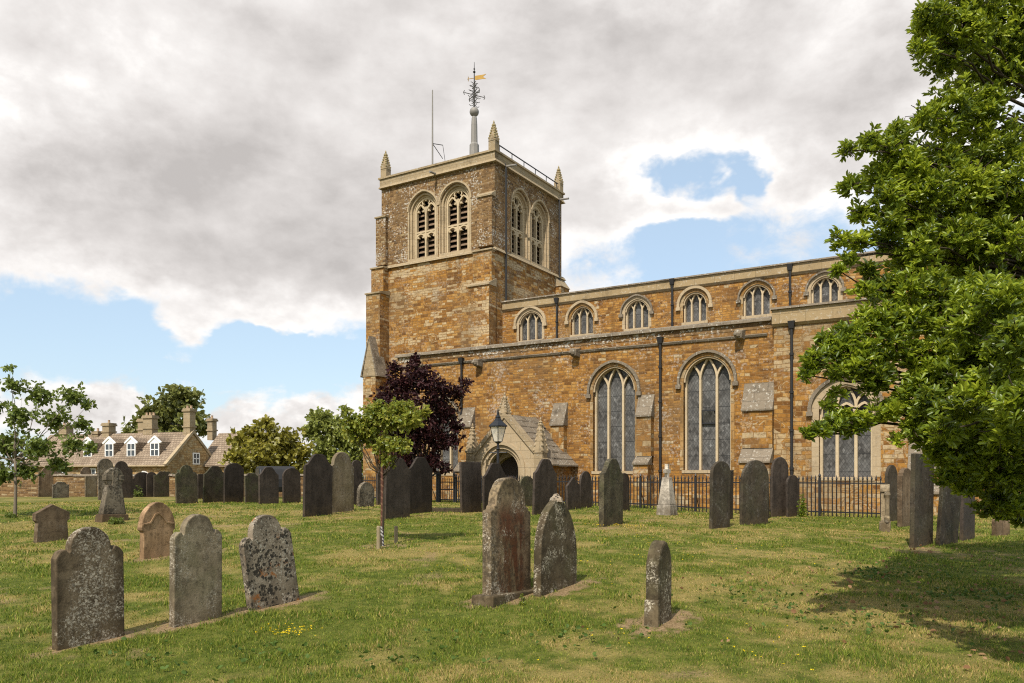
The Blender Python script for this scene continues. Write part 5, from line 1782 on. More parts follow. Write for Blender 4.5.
def outline(shape, w_, h):
    """gravestone outline, bottom left round to top (x centred, z up)"""
    hw = w_ / 2

    def arc(cx, cz, r, a0, a1, n=8):
        return [(cx + r * math.cos(R(a0 + (a1 - a0) * i / n)), cz + r * math.sin(R(a0 + (a1 - a0) * i / n))) for i in range(n + 1)]
    if shape == 'flat':
        top = [(hw, h), (-hw, h)]
    elif shape == 'round':
        top = [(hw * math.cos(a), h - hw + hw * math.sin(a)) for a in np.linspace(0, math.pi, 17)]
    elif shape == 'segment':
        r_ = min(0.36 * hw * 2, h * .3)
        top = [(hw * math.cos(a), h - r_ + r_ * math.sin(a)) for a in np.linspace(0, math.pi, 15)]
    elif shape == 'gothic':
        ap = arch(hw, hw * 1.45, 8)
        top = [(x, h - hw * 1.45 + y) for x, y in reversed(ap)]
    elif shape == 'gable':
        top = [(hw, h * 0.70), (hw * 1.0, h * 0.72), (0, h), (-hw, h * 0.72)]
    elif shape == 'gable_lugs':
        top = [(hw * 0.86, h * 0.52), (hw, h * 0.58), (hw, h * 0.76), (0, h), (-hw, h * 0.76), (-hw, h * 0.58), (-hw * 0.86, h * 0.52)]
    elif shape == 'shoulder':             # round shoulders, cove, semicircular head
        rc = hw * 0.60; zc = h - rc
        zs_ = zc - 0.02
        rs = hw * 0.34
        rgt = arc(hw - rs, zs_ - rs * 0.75, rs, 0, 80, 6)
        hd = arc(0, zc, rc, -4, 184, 16)
        top = rgt + [(rc + 0.012, zs_ - 0.015)] + hd + [(-rc - 0.012, zs_ - 0.015)] + [(-x, z) for x, z in reversed(rgt)]
    elif shape == 'step':                 # square shoulders with a round head
        rc = hw * 0.74; zc = h - rc
        hd = arc(0, zc, rc, 0, 180, 16)
        top = [(hw, zc - 0.10), (hw * 0.96, zc - 0.07), (hw * 0.86, zc - 0.06), (hw * 0.84, zc - 0.02)] + hd + [(-hw * 0.84, zc - 0.02), (-hw * 0.86, zc - 0.06), (-hw * 0.96, zc - 0.07), (-hw, zc - 0.10)]
    elif shape == 'ovolo':                # full round head, body a little narrower
        top = [(hw * 0.86, h * 0.40), (hw * 0.88, h * 0.47), (hw, h * 0.50)] + [(hw * math.cos(a), h * 0.52 + h * 0.48 * math.sin(a)) for a in np.linspace(0.05, math.pi - 0.05, 17)] + [(-hw, h * 0.50), (-hw * 0.88, h * 0.47), (-hw * 0.86, h * 0.40)]
        return [(-hw * 0.86, -0.3), (hw * 0.86, -0.3)] + top
    elif shape == 'ogee':                 # swept shoulders rising to a rounded crown
        top = []
        for i in range(13):
            q = i / 12
            x = hw * (1 - q)
            z = h - hw * 0.62 * (0.5 + 0.5 * math.cos(math.pi * min(1, q * 1.25))) if q < 0.8 else h - 0.0
            top.append((x, z))
        top = top + [(-x, z) for x, z in reversed(top[:-1])]
    elif shape == 'swan':                 # three lobed slate head
        top = []
        for i in range(17):
            q = i / 16
            x = hw * (1 - q)
            z = h - hw * (0.42 * (1 - q) ** 0.8) + hw * 0.085 * math.sin(q * math.pi * 2.6 + math.pi)
            top.append((x, z))
        top = top + [(-x, z) for x, z in reversed(top[:-1])]
    elif shape == 'notch':                # small square notches then low arc
        top = [(hw, h - hw * 0.55), (hw * 0.8, h - hw * 0.55)] + [(hw * 0.78 * math.cos(a), h - hw * 0.50 + hw * 0.50 * math.sin(a)) for a in np.linspace(0.25, math.pi - 0.25, 11)] + [(-hw * 0.8, h - hw * 0.55), (-hw, h - hw * 0.55)]
    elif shape == 'taper':
        top = [(hw * 0.6, h * 0.72), (hw * 0.42, h), (-hw * 0.42, h), (-hw * 0.6, h * 0.72)]
    return [(-hw, -0.3), (hw, -0.3)] + top


def stone_mesh(mb_name, pts, th, mat, parent=None, jit=0.003, bevel=0.012):
    mb = MB()
    P = [(x + random.uniform(-jit, jit), z + random.uniform(-jit, jit)) for x, z in pts]
    mb.prism(P, lambda a, b, c: (a, c, b), -th / 2, th / 2)
    return mb.build(mb_name, mat, parent, bevel=bevel)


HS = 'headstones in the churchyard'
STONES = []


def place(x0, x1, yb, th=0.09, w_=None):
    """ground spot, facing and width of a stone from where its foot is seen"""
    P0 = ground_px(x0, yb)
    edge = th * 0.852 * FPX / P0.y
    P0 = ground_px(x0 + min(edge, (x1 - x0) * 0.45), yb)
    k1 = (x1 - 512) / FPX
    if w_ is None:
        s = (k1 * P0.y - P0.x) / (EV.x - k1 * EV.y)
        ang = math.atan2(EV.y, EV.x)
        w_ = s
    else:
        best = None
        for a in np.linspace(R(15), R(88), 300):
            ex, ey = math.cos(a), math.sin(a)
            k = (P0.x + ex * w_) / (P0.y + ey * w_)
            e = abs(k - k1)
            if best is None or e < best[0]:
                best = (e, a)
        ang = best[1]
    e = Vector((math.cos(ang), math.sin(ang)))
    c = Vector((P0.x, P0.y)) + e * w_ / 2
    back = Vector((-math.sin(ang), math.cos(ang))) * th / 2
    c = c + back
    return Vector((c.x, c.y, float(G(c.x, c.y)))), ang, w_


def headstone(x0, x1, yt, yb, shape, mat, label, th=0.09, w_=None, lean=0.0, tilt=0.0, group=HS, bevel=0.012, jit=0.003):
    loc, ang, wd = place(x0, x1, yb, th, w_)
    h = EYE + (HORIZ - yt) / FPX * loc.y - loc.z
    o = stone_mesh('headstone', outline(shape, wd, h), th, M[mat], None, jit, bevel)
    o.location = loc
    o.rotation_euler = (R(tilt + random.uniform(-1.6, 1.6)), R(lean + random.uniform(-1.0, 1.0)), ang)
    tag(o, label, 'headstone', group)
    STONES.append((o, wd))
    return o


# foreground, left row of three
g1 = headstone(48, 125, 527, 651, 'shoulder', 'grave_brown', 'large round-shouldered headstone crusted with white lichen, nearest on the left', th=0.10)
g2 = headstone(167, 222, 514, 628, 'shoulder', 'grave_grey', 'grey round-shouldered headstone second from left in the front row, upright', th=0.09)
g3 = headstone(246, 300, 513, 611, 'shoulder', 'grave_spotted', 'leaning headstone spotted with orange and black lichen', th=0.09, lean=-9)
for g in (g1, g2, g3):
    soil(g.location, 0.62, 0.22)
soil((g1.location + g2.location) / 2, 0.55, 0.13, 0.8)
soil((g2.location + g3.location) / 2, 0.55, 0.16, 0.9)
soil(g3.location + Vector((0.35, 0.55, 0)), 0.3, 0.12, 0.8)
# sandstone with carved chevron
g4 = headstone(135, 175, 502, 560, 'ovolo', 'grave_sand', 'pinkish sandstone round-topped headstone with carved gable, behind the front row', th=0.12)
wd4 = STONES[-1][1]
h4 = EYE + (HORIZ - 502) / FPX * g4.location.y - g4.location.z
cvd = MB(); cvd.bar([(-wd4 * 0.46, h4 * 0.60), (-wd4 * 0.24, h4 * 0.63), (-wd4 * 0.1, h4 * 0.78), (0, h4 * 0.80), (wd4 * 0.12, h4 * 0.74), (wd4 * 0.24, h4 * 0.63), (wd4 * 0.46, h4 * 0.60)], lambda a, b, c: (a, c, b), 0.035, -0.072, -0.05)
cvd.build('carved_gable', M['grave_sand'], g4, bevel=0.008)
soil(g4.location + Vector((0, -0.1, 0)), 0.45, 0.2, 0.9)
headstone(30, 70, 504, 543, 'gable_lugs', 'grave_wood', 'low wide brown headstone with a gabled top', th=0.12)

# front pair in the middle
loc, ang, wd = place(482, 531, 604, 0.13)
h = EYE + (HORIZ - 477) / FPX * loc.y - loc.z
g7 = empty('headstone', loc, ang)
g7.rotation_euler = (R(-2), R(3), ang)
stone_mesh('slab', outline('step', wd, h), 0.13, M['grave_red'], g7, 0.006, 0.016)
pl7 = MB(); pl7.box(-wd / 2 - 0.16, wd / 2 + 0.02, -0.20, 0.12, -0.25, 0.05)
pl7.build('plinth', M['grave_dark'], g7, bevel=0.02)
tag(g7, 'tall red-brown stained headstone with round head on a low plinth', 'headstone', HS)
soil(loc, 0.75, 0.36, 1.0)
loc, ang, wd = place(533, 577, 597, 0.11)
h = EYE + (HORIZ - 497) / FPX * loc.y - loc.z
g8 = empty('headstone', loc, ang)
g8.rotation_euler = (R(-3), R(7), ang)
stone_mesh('slab', outline('gothic', wd, h), 0.11, M['grave_dark'], g8, 0.005, 0.014)
fn = MB(); fn.lathe([(0.10, -0.06), (0.085, 0.0), (0.05, 0.025), (0.04, 0.05), (0.01, 0.065)], (-0.02, 0, h - 0.01), 7)
fn.build('finial_stub', M['grave_spotted'], g8)
tag(g8, 'dark pointed-arch headstone leaning right beside the red-stained one', 'headstone', HS)
soil(loc + Vector((0.1, 0.1, 0)), 0.85, 0.3, 1.0)
# small thick pointed stone
loc, ang, wd = place(647, 672, 627, 0.15)
h = EYE + (HORIZ - 540) / FPX * loc.y - loc.z
g9 = empty('headstone', loc, ang)
g9.rotation_euler = (R(0), R(1), ang)
stone_mesh('slab', outline('gothic', wd, h), 0.15, M['grave_dark'], g9, 0.004, 0.03)
bf9 = MB(); bf9.hexa([(-wd / 2 - 0.035, -.085, -.2), (-wd / 2 + .05, -.085, -.2), (-wd / 2 + .05, .085, -.2), (-wd / 2 - 0.035, .085, -.2)], [(-wd / 2 - 0.02, -.08, .26), (-wd / 2 + .04, -.08, .28), (-wd / 2 + .04, .08, .28), (-wd / 2 - 0.02, .08, .26)])
bf9.build('foot', M['grave_dark'], g9, bevel=0.02)
tag(g9, 'small narrow pointed headstone with white-capped edge standing alone in bare soil', 'headstone', HS)
soil(loc, 0.62, 0.36, 1.0)

# left background group by the wall
headstone(37, 63, 466, 497, 'notch', 'grave_wood', 'brown square-shouldered headstone against the boundary wall', th=0.1)
headstone(51, 69, 481, 498, 'swan', 'grave_pale', 'small pale lichened headstone in front of the brown square-shouldered one', th=0.12)
headstone(80, 92, 467, 496, 'round', 'grave_wood', 'narrow tan headstone seen nearly edge-on left of the stone cross', th=0.1)
headstone(84, 97, 476, 497, 'flat', 'grave_tan', 'short flat-topped tan headstone left of the stone cross', th=0.1)
headstone(97, 114, 458.5, 500, 'round', 'grave_pale', 'pale round-topped headstone rising just behind the stone cross', th=0.12)
headstone(92, 103, 473, 496, 'segment', 'slate', 'slate headstone half hidden behind the stone cross', th=0.07)

# wheel-head cross
loc = ground_px(112, 521)
ang = math.atan2(EV.y, EV.x)
wc = empty('stone_cross', loc, ang)
sc1 = loc.y / FPX
hcx = EYE + (HORIZ - 468) / FPX * loc.y - loc.z
wbot = 29 * sc1 / 0.93; wtop = 17 * sc1 / 0.93
zsft = hcx - 1.75 * 9.0 * sc1 / 0.93
s_ = MB()
s_.hexa([(-wbot / 2, -.16, -.25), (wbot / 2, -.16, -.25), (wbot / 2, .16, -.25), (-wbot / 2, .16, -.25)], [(-wbot * .44, -.14, 0.16), (wbot * .44, -.14, 0.16), (wbot * .44, .14, .16), (-wbot * .44, .14, .16)])
s_.build('base', M['grave_wood'], wc, bevel=0.02)
s_ = MB()
s_.hexa([(-wbot * .4, -.1, .162), (wbot * .4, -.1, .162), (wbot * .4, .1, .162), (-wbot * .4, .1, .162)], [(-wtop * .40, -.08, zsft), (wtop * .40, -.08, zsft), (wtop * .40, .08, zsft), (-wtop * .40, .08, zsft)])
s_.build('shaft', M['grave_pale'], wc, bevel=0.02)
s_ = MB()
rw = 9.0 * sc1 / 0.93; zc = hcx - rw; zsft = zc - rw * 0.75
XZ = lambda a, b, c: (a, c, b)
s_.prism([(rw * math.cos(a), zc + rw * math.sin(a)) for a in np.linspace(0, 2 * math.pi, 24, endpoint=False)], XZ, -.065, .065)
s_.prism([(-rw * .35, zc - rw * 1.05), (rw * .35, zc - rw * 1.05), (rw * .3, zc + rw * 1.02), (-rw * .3, zc + rw * 1.02)], XZ, -.085, .085)
s_.prism([(-rw * 1.02, zc - rw * .3), (rw * 1.02, zc - rw * .3), (rw * 1.02, zc + rw * .3), (-rw * 1.02, zc + rw * .3)], XZ, -.08, .08)
s_.build('wheel_head', M['grave_pale'], wc, bevel=0.015)
wc.rotation_euler = (0, R(2), ang)
tag(wc, 'lichened wheel-head stone cross on a tapering shaft', 'grave cross')

# dark slates, left of centre
L_ = 'slate headstones in rows'
headstone(110, 133, 461, 498, 'shoulder', 'slate', 'dark round-shouldered slate just right of the stone cross', th=0.07, group=L_)
headstone(131, 153, 472, 497, 'notch', 'slate', 'low dark slate behind the leafy plant', th=0.07, group=L_)
headstone(146, 157, 472, 497, 'segment', 'slate', 'narrow slate overlapped by its shouldered right neighbour', th=0.07, group=L_)
headstone(153, 175, 470, 497, 'swan', 'slate_lichen', 'lichen-flecked slate with a three-lobed head left of the greenish one', th=0.07, group=L_)
headstone(175, 198, 465, 504, 'shoulder', 'slate_green', 'greenish slate headstone standing forward of the slate row', th=0.07, group=L_)
headstone(197, 204, 474, 499, 'flat', 'slate', 'sliver of slate seen between the greenish slate and a scrolled one', th=0.07, group=L_)
headstone(202, 225, 466, 503, 'ogee', 'slate_lichen', 'slate with swept shoulders right of the greenish slate', th=0.07, group=L_)
headstone(223, 244, 463, 503, 'segment', 'slate', 'tall slate with a low arched top left of the short lichened slate', th=0.07, group=L_)
headstone(244, 259, 472, 503, 'swan', 'slate_lichen', 'short lichened slate with a wavy top left of the widest slate', th=0.07, group=L_)
headstone(258, 279, 467, 504, 'ogee', 'slate', 'broad slate in front of the parked car', th=0.07, group=L_)
headstone(282, 301, 468, 503, 'segment', 'slate', 'slate headstone between the parked car and the tall leaning slate', th=0.07, group=L_)
headstone(302, 332, 454, 517, 'ogee', 'slate', 'tall leaning slate with swept top beside a tan headstone', th=0.08, lean=1.5, group=L_)
headstone(327, 354, 452, 513, 'step', 'grave_tan', 'tall tan headstone with round head between dark slates', th=0.12)
headstone(352, 363, 460, 505, 'segment', 'slate', 'narrow slate behind the tall tan headstone', th=0.07, group=L_)
headstone(356, 374, 482, 507, 'round', 'grave_pale', 'little lichened round-topped headstone below the tower buttress', th=0.12)
headstone(376, 388, 470, 505, 'segment', 'slate', 'slate mostly hidden behind the sapling stem', th=0.07, group=L_)
headstone(383, 410, 458, 520, 'ogee', 'slate', 'left one of two joined slates behind the sapling', th=0.07, group=L_)
headstone(406.5, 432, 457, 514, 'ogee', 'slate', 'right one of two joined slates behind the sapling', th=0.07, group=L_)
headstone(460, 482, 462, 513, 'flat', 'slate', 'flat-topped slate left of the lamp post', th=0.07, group=L_)
headstone(482, 507, 463, 513, 'ogee', 'slate', 'slate in front of the porch doorway, beside the flat-topped slate', th=0.07, group=L_)
headstone(519, 535, 476, 507, 'segment', 'slate_green', 'greenish slate at the right jamb of the porch', th=0.07, group=L_)
headstone(532, 556, 459, 515, 'ogee', 'slate', 'tall slate in front of the porch right wall', th=0.07, group=L_)
headstone(566, 581, 477, 510, 'gable', 'slate', 'short slate with a pointed top right of the porch', th=0.07, group=L_)
headstone(579, 592, 471, 508, 'round', 'slate', 'slate with a round top between the pointed slate and the green mossy stone', th=0.07, group=L_)
headstone(599, 623, 459, 527, 'ogee', 'slate_green', 'mossy green-grey headstone below the left tall window', th=0.12, jit=0.012)
headstone(619, 630, 473, 511, 'segment', 'slate', 'slate peeping out behind the mossy green-grey headstone', th=0.07, group=L_)
soil(ground_px(606, 528), 0.5, 0.25, 0.8)

# white cross monument by the railing
loc = ground_px(667, 515)
sc1 = loc.y / FPX
mc = empty('cross_monument', loc, ang)
hm = 51 * sc1
s_ = MB()
s_.hexa([(-.30, -.22, -.2), (.30, -.22, -.2), (.30, .22, -.2), (-.30, .22, -.2)], [(-.28, -.2, hm * .2), (.28, -.2, hm * .2), (.28, .2, hm * .2), (-.28, .2, hm * .2)])
s_.build('plinth', M['grave_white'], mc, bevel=0.02)
s_ = MB()
s_.hexa([(-.25, -.18, hm * .202), (.25, -.18, hm * .202), (.25, .18, hm * .202), (-.25, .18, hm * .202)], [(-.13, -.1, hm * .74), (.13, -.1, hm * .74), (.13, .1, hm * .74), (-.13, .1, hm * .74)])
s_.build('shaft', M['grave_white'], mc, bevel=0.02)
s_ = MB()
s_.prism([(-.06, hm * .742), (.06, hm * .742), (.06, hm * .82), (.17, hm * .82), (.17, hm * .90), (.06, hm * .90), (.06, hm), (-.06, hm), (-.06, hm * .90), (-.17, hm * .90), (-.17, hm * .82), (-.06, hm * .82)], XZ, -.05, .05)
s_.build('cross', M['grave_white'], mc, bevel=0.01)
tag(mc, 'whitish tapering monument topped by a small cross in front of the railing', 'grave monument')

headstone(709, 730, 461, 529, 'segment', 'slate_olive', 'tall slate in front of the right tall window', th=0.08, w_=0.8, group=L_)
headstone(725, 733, 470, 520, 'flat', 'slate', 'slate sliver behind the tall slate before the right window', th=0.07, w_=0.75, group=L_)
headstone(739, 768, 460, 525, 'round', 'slate_olive', 'wide round-topped slate between the right window and the buttress', th=0.08, w_=1.0, group=L_)
headstone(760, 770, 468, 519, 'ogee', 'slate', 'slate just behind the wide round-topped one', th=0.07, w_=0.75, group=L_)
headstone(770, 788, 457, 517, 'round', 'slate', 'narrow tall slate with a round top by the thin downpipe', th=0.07, w_=0.8, group=L_)
headstone(786, 800, 475, 517, 'segment', 'slate', 'shorter slate touching the tall round one near the downpipe', th=0.07, w_=0.75, group=L_)

# right-hand group under the evergreen
headstone(885, 898, 465, 522, 'round', 'slate_olive', 'olive round-topped slate behind the small fluted pillar stone', th=0.08, w_=0.75)
loc = ground_px(885, 531)
sc1 = loc.y / FPX
pm = empty('pillar_headstone', loc, R(40))
hm = 47 * sc1
s_ = MB(); s_.box(-.34, .34, -.12, .12, -.2, hm * .2); s_.build('base', M['grave_tan'], pm, bevel=0.015)
s_ = MB(); s_.hexa([(-.3, -.085, hm * .202), (.3, -.085, hm * .202), (.3, .085, hm * .202), (-.3, .085, hm * .202)], [(-.3, -.08, hm * .84), (.3, -.08, hm * .84), (.3, .08, hm * .84), (-.3, .08, hm * .84)])
s_.lathe([(0.06, hm * .2), (0.07, hm * .3), (0.05, hm * .34), (0.05, hm * .72), (0.075, hm * .78), (0.06, hm * .84)], (-.31, -.05, 0), 10)
s_.build('slab', M['grave_tan'], pm)
s_ = MB(); s_.prism([(-.34, hm * .842), (.34, hm * .842), (.3, hm * .90), (.12, hm * .95), (0, hm), (-.12, hm * .95), (-.3, hm * .90)], XZ, -.1, .1)
s_.build('cap', M['grave_tan'], pm, bevel=0.012)
pm.rotation_euler = (0, 0, R(64))
tag(pm, 'tan headstone with a corner colonnette and gabled cap by the railing end', 'headstone', HS)
headstone(898, 913, 468, 527, 'notch', 'grave_wood', 'rough brown headstone just left of the biggest slate', th=0.12, w_=0.7)
headstone(910, 933, 454, 548, 'flat', 'slate_olive', 'biggest flat-topped slate under the evergreen branches', th=0.09, w_=0.95, group=L_)
headstone(936, 958, 462, 546, 'flat', 'slate_olive', 'slate shaded by the evergreen, middle of three', th=0.08, w_=0.9, lean=2, tilt=3, group=L_)
headstone(960, 975, 470, 541, 'segment', 'slate', 'rightmost of three slates shaded by the evergreen', th=0.08, w_=0.8, group=L_)
headstone(992, 1010, 515, 536, 'segment', 'grave_wood', 'stub of brown headstone under the lowest evergreen leaves', th=0.1, w_=0.5)
soil(ground_px(925, 550), 0.6, 0.3, 0.8)
# low kerb stones by the flat slate
kb = ground_px(442, 512)
kerb = MB(); kerb.box(-0.45, 0.55, -0.1, 0.1, -0.15, 0.12)
ko = kerb.build('grave_kerb', M['slate_olive'], None, bevel=0.02); ko.location = kb; ko.rotation_euler = (0, 0, R(-5))
tag(ko, 'low dark grave kerb on the grass left of the flat-topped slate', 'grave kerb')

# ------------------------------------------------------------------ parked car behind the slates
cp_ = at(274, 468, 42.0)
cz = float(G(cp_.x, cp_.y))
car = empty('parked_car', (cp_.x, cp_.y, cz), R(112))
tag(car, 'dark parked car half hidden behind the slates under the yellow-green bush', 'car')
side = [(-2.1, .35), (2.1, .35), (2.15, .75), (2.0, .95), (1.15, 1.08), (0.55, 1.55), (0.2, 1.66), (-1.5, 1.66), (-1.95, 1.5), (-2.15, 1.0), (-2.18, .6)]
s_ = MB(); s_.prism(side, lambda a, b, c: (a, c, b), -0.88, 0.88); s_.build('body', M['car'], car, bevel=0.07)
m, t = newmat('car_glass'); finish(t, (0.02, 0.02, 0.02), 0.3, spec=0.3); M['carglass'] = m
s_ = MB(); s_.prism([(-1.85, 1.08), (1.0, 1.10), (0.5, 1.52), (-1.7, 1.55)], lambda a, b, c: (a, c, b), -0.892, 0.892); s_.build('side_window', M['carglass'], car)
for k in (-1.35, 1.35):
    for sy in (-0.8, 0.8):
        s_ = MB(); s_.tube([(k, sy - 0.1, .33), (k, sy + 0.1, .33)], 0.33, 18); s_.build('wheel', M['tyre'], car)

# ------------------------------------------------------------------ trees and plants
def pblobs(lst):
    out = []
    for (px, py, rpx, Y) in lst:
        p = at(px, py, Y)
        out.append((p.x, p.y, p.z, rpx / FPX * Y))
    return out


# young tree on the left
yb_ = ground_px(15, 517)
Y0 = yb_.y
make_tree('young_tree', 'slender young tree with airy green crown at the left edge', tuple(yb_), 1.5,
          pblobs([(14, 385, 14, Y0), (40, 395, 17, Y0 + .5), (72, 396, 16, Y0), (88, 405, 8, Y0), (20, 415, 20, Y0 - .4), (55, 420, 18, Y0 + .3), (82, 425, 12, Y0), (10, 445, 22, Y0 + .3), (40, 448, 20, Y0 - .5), (72, 445, 16, Y0), (90, 448, 8, Y0), (25, 470, 18, Y0 + .3), (60, 465, 14, Y0), (2, 475, 16, Y0), (-20, 440, 22, Y0), (-15, 405, 20, Y0), (10, 368, 6, Y0)]),
          M['leaf_young'], M['bark_pale'], tr=0.036, leaf_size=0.12, aspect=0.62, dens=44, per=4, shell=0.15)
# sapling with spiral guard
sp_ = ground_px(382, 546)
Y1 = sp_.y
sap = make_tree('sapling', 'small sapling with bright green crown and red-brown spiral guard', tuple(sp_), 1.35,
                pblobs([(388, 420, 20, Y1), (365, 425, 16, Y1), (410, 420, 18, Y1), (425, 412, 7, Y1), (350, 430, 9, Y1), (398, 408, 12, Y1), (385, 445, 16, Y1), (400, 445, 15, Y1 - .2), (388, 460, 9, Y1), (372, 438, 14, Y1 + .2), (345, 412, 8, Y1), (408, 405, 7, Y1), (352, 422, 13, Y1), (358, 437, 12, Y1 + .1), (372, 412, 13, Y1), (378, 405, 8, Y1)]),
                M['leaf_lime'], M['bark'], tr=0.026, leaf_size=0.085, aspect=0.6, dens=115, per=4, shell=0.3, up=-0.2)
m, t = newmat('spiral_guard')
sz = t.n('ShaderNodeSeparateXYZ', {0: t.n('ShaderNodeTexCoord').outputs['Object']})
fr_ = t.math('FRACT', t.math('MULTIPLY', t.math('ADD', sz.outputs[2], t.math('MULTIPLY', sz.outputs[0], 0.8)), 9.0))
col = t.mix(t.math('LESS_THAN', fr_, 0.7), (0.16, 0.085, 0.05), (0.090, 0.036, 0.022))
finish(t, col, 0.6)
M['guard'] = m
m, t = newmat('striped_guard')
sz = t.n('ShaderNodeSeparateXYZ', {0: t.n('ShaderNodeTexCoord').outputs['Object']})
fr_ = t.math('FRACT', t.math('MULTIPLY', t.math('ADD', sz.outputs[2], t.math('MULTIPLY', sz.outputs[0], 0.8)), 16.0))
finish(t, t.mix(t.math('LESS_THAN', fr_, 0.55), (0.05, 0.045, 0.045), (0.36, 0.34, 0.32)), 0.6)
M['guard2'] = m
s_ = MB(); s_.tube([(0, 0, 0.36), (0.005, 0, 0.9), (0, 0, 1.42)], 0.028, 10); s_.build('trunk_guard', M['guard'], sap)
s_ = MB(); s_.tube([(0.008, 0, 0.0), (0.004, 0, 0.36)], 0.031, 10); s_.build('stem_wrap', M['guard2'], sap)
soil(sp_, 0.45, 0.3, 0.7, 0)
for px, pyb, pyt, lb in ((378.5, 549, 526, 'short wooden stake left of the sapling foot'), (396, 543, 526, 'short wooden stake right of the sapling foot')):
    g_ = ground_px(px, pyb)
    h_ = (pyb - pyt) / FPX * g_.y
    s_ = MB(); s_.lathe([(0.036, -.2), (0.034, h_ - .02), (0.026, h_)], (0, 0, 0), 10)
    o = s_.build('wooden_stake', M['stake'], None); o.location = g_
    tag(o, lb, 'stake')

# purple tree by the porch
YP = 30.6
pb = at(418, 505, YP); pb.z = float(G(pb.x, pb.y))
make_tree('purple_tree', 'dark purple-leaved tree in front of the church wall', tuple(pb), 1.0,
          pblobs([(418, 378, 22, YP), (400, 385, 20, YP), (436, 388, 20, YP - .3), (415, 362, 10, YP), (385, 400, 18, YP), (405, 410, 28, YP - .5), (440, 412, 24, YP), (456, 392, 12, YP), (466, 383, 7, YP), (425, 435, 28, YP), (448, 440, 16, YP), (400, 440, 26, YP + .4), (385, 425, 18, YP), (432, 462, 16, YP), (405, 460, 20, YP), (446, 468, 8, YP), (455, 425, 10, YP), (395, 368, 10, YP)]),
          M['leaf_purple'], M['bark'], tr=0.12, leaf_size=0.17, aspect=0.5, dens=26, per=4, shell=0.35)

# trees far behind
def far_tree(label, name, lst, Y, mat, leaf_size, dens, base_px, tr=0.3, shell=0.45):
    p = at(base_px, 490, Y); p.z = float(G(p.x, p.y))
    return make_tree(name, label, tuple(p), max(1.0, lst[0][4] if len(lst[0]) > 4 else 2.5), pblobs([(a, b, c, Y + d) for a, b, c, d in lst]), mat, M['bark'], tr=tr, leaf_size=leaf_size, aspect=0.6, dens=dens, per=4, group='trees beyond the churchyard', twigs=False, shell=shell)


far_tree('large green tree rising behind the cottage roof', 'broadleaf_tree', [(170, 405, 20, 0), (190, 400, 14, 2), (150, 412, 14, 0), (178, 393, 12, 0), (165, 425, 20, 2), (192, 420, 16, 0), (140, 425, 12, 0), (205, 428, 10, 2), (128, 432, 8, 0), (180, 440, 20, 0), (155, 440, 18, 0)], 100, M['leaf_far'], 0.75, 2.0, 175, 0.5)
far_tree('yellow-green bushy tree right of the cottage', 'bushy_tree', [(262, 432, 18, 0), (245, 440, 18, 0), (285, 440, 20, 0), (262, 455, 24, -1), (238, 458, 16, 0), (290, 462, 20, 0), (302, 452, 12, 0), (255, 475, 20, 0), (280, 482, 22, 0), (235, 476, 12, 0), (305, 478, 16, 0), (268, 422, 8, 0)], 50, M['leaf_gold'], 0.34, 8.0, 265, 0.2)
far_tree('light green tree behind the little lichened headstone', 'light_tree', [(320, 420, 16, 0), (335, 428, 16, 0), (312, 432, 14, 0), (350, 440, 18, 0), (328, 448, 22, 0), (350, 462, 20, 0), (325, 468, 20, 0), (345, 480, 18, 0), (365, 450, 14, 0), (372, 470, 14, 0), (318, 485, 14, 0), (364, 488, 14, 0)], 58, M['leaf_light'], 0.36, 8.0, 335, 0.2)
far_tree('dark hedge-like tree at the far left edge', 'hedge_tree', [(-10, 470, 18, 0), (-40, 455, 26, 0), (-70, 450, 30, 0), (-30, 480, 20, 0), (-60, 480, 24, 0)], 60, M['leaf_far'], 0.4, 6.0, -40, 0.2)

# small plants
def plant(name, label, px, py, wpx, hpx, mat, leaf, n=120, Y=None):
    g_ = ground_px(px, py) if Y is None else at(px, py, Y)
    if Y: g_.z = float(G(g_.x, g_.y))
    r_ = wpx / 2 / FPX * g_.y; h_ = hpx / FPX * g_.y
    root = empty(name, g_)
    d = unit(rng.normal(size=(n, 3))); d[:, 2] = np.abs(d[:, 2])
    p = d * np.array([r_, r_, h_]) * (0.3 + 0.6 * rng.random((n, 1)))
    b, a, s = rosettes(p, unit(d + np.array([0, 0, .4])), 3, leaf)
    leaf_obj('foliage', b, a, s, 0.45, mat, root)
    st_ = MB()
    for _ in range(7):
        q = p[rng.integers(n)]
        limb(st_, (0, 0, -.02), q, 0.008, 0.003, 0, 3, 0.03)
    st_.build('stem', M['bark'], root)
    tag(root, label, 'plant')


plant('leafy_plant', 'leafy green plant against the low dark slate', 137, 497, 14, 14, M['leaf_young'], 0.10)
plant('weed_clump', 'clump of weeds at the foot of the stone cross', 115, 524, 20, 8, M['leaf_young'], 0.07)
plant('tree_foot_weed', 'weeds at the foot of the slender young tree', 10, 518, 12, 6, M['leaf_young'], 0.07)
plant('ivy_clump', 'dark ivy clump at the railing right of the paired round slates', 802, 517, 10, 28, M['leaf_ever'], 0.07, 160)
plant('grey_shrub', 'grey-green shrub by the cottage gable', 180, 477, 22, 24, M['leaf_grey'], 0.45, 160, Y=64)
plant('stray_weed', 'thin weed growing at the foot of the red-stained headstone', 522, 605, 8, 14, M['leaf_lime'], 0.035, 40)

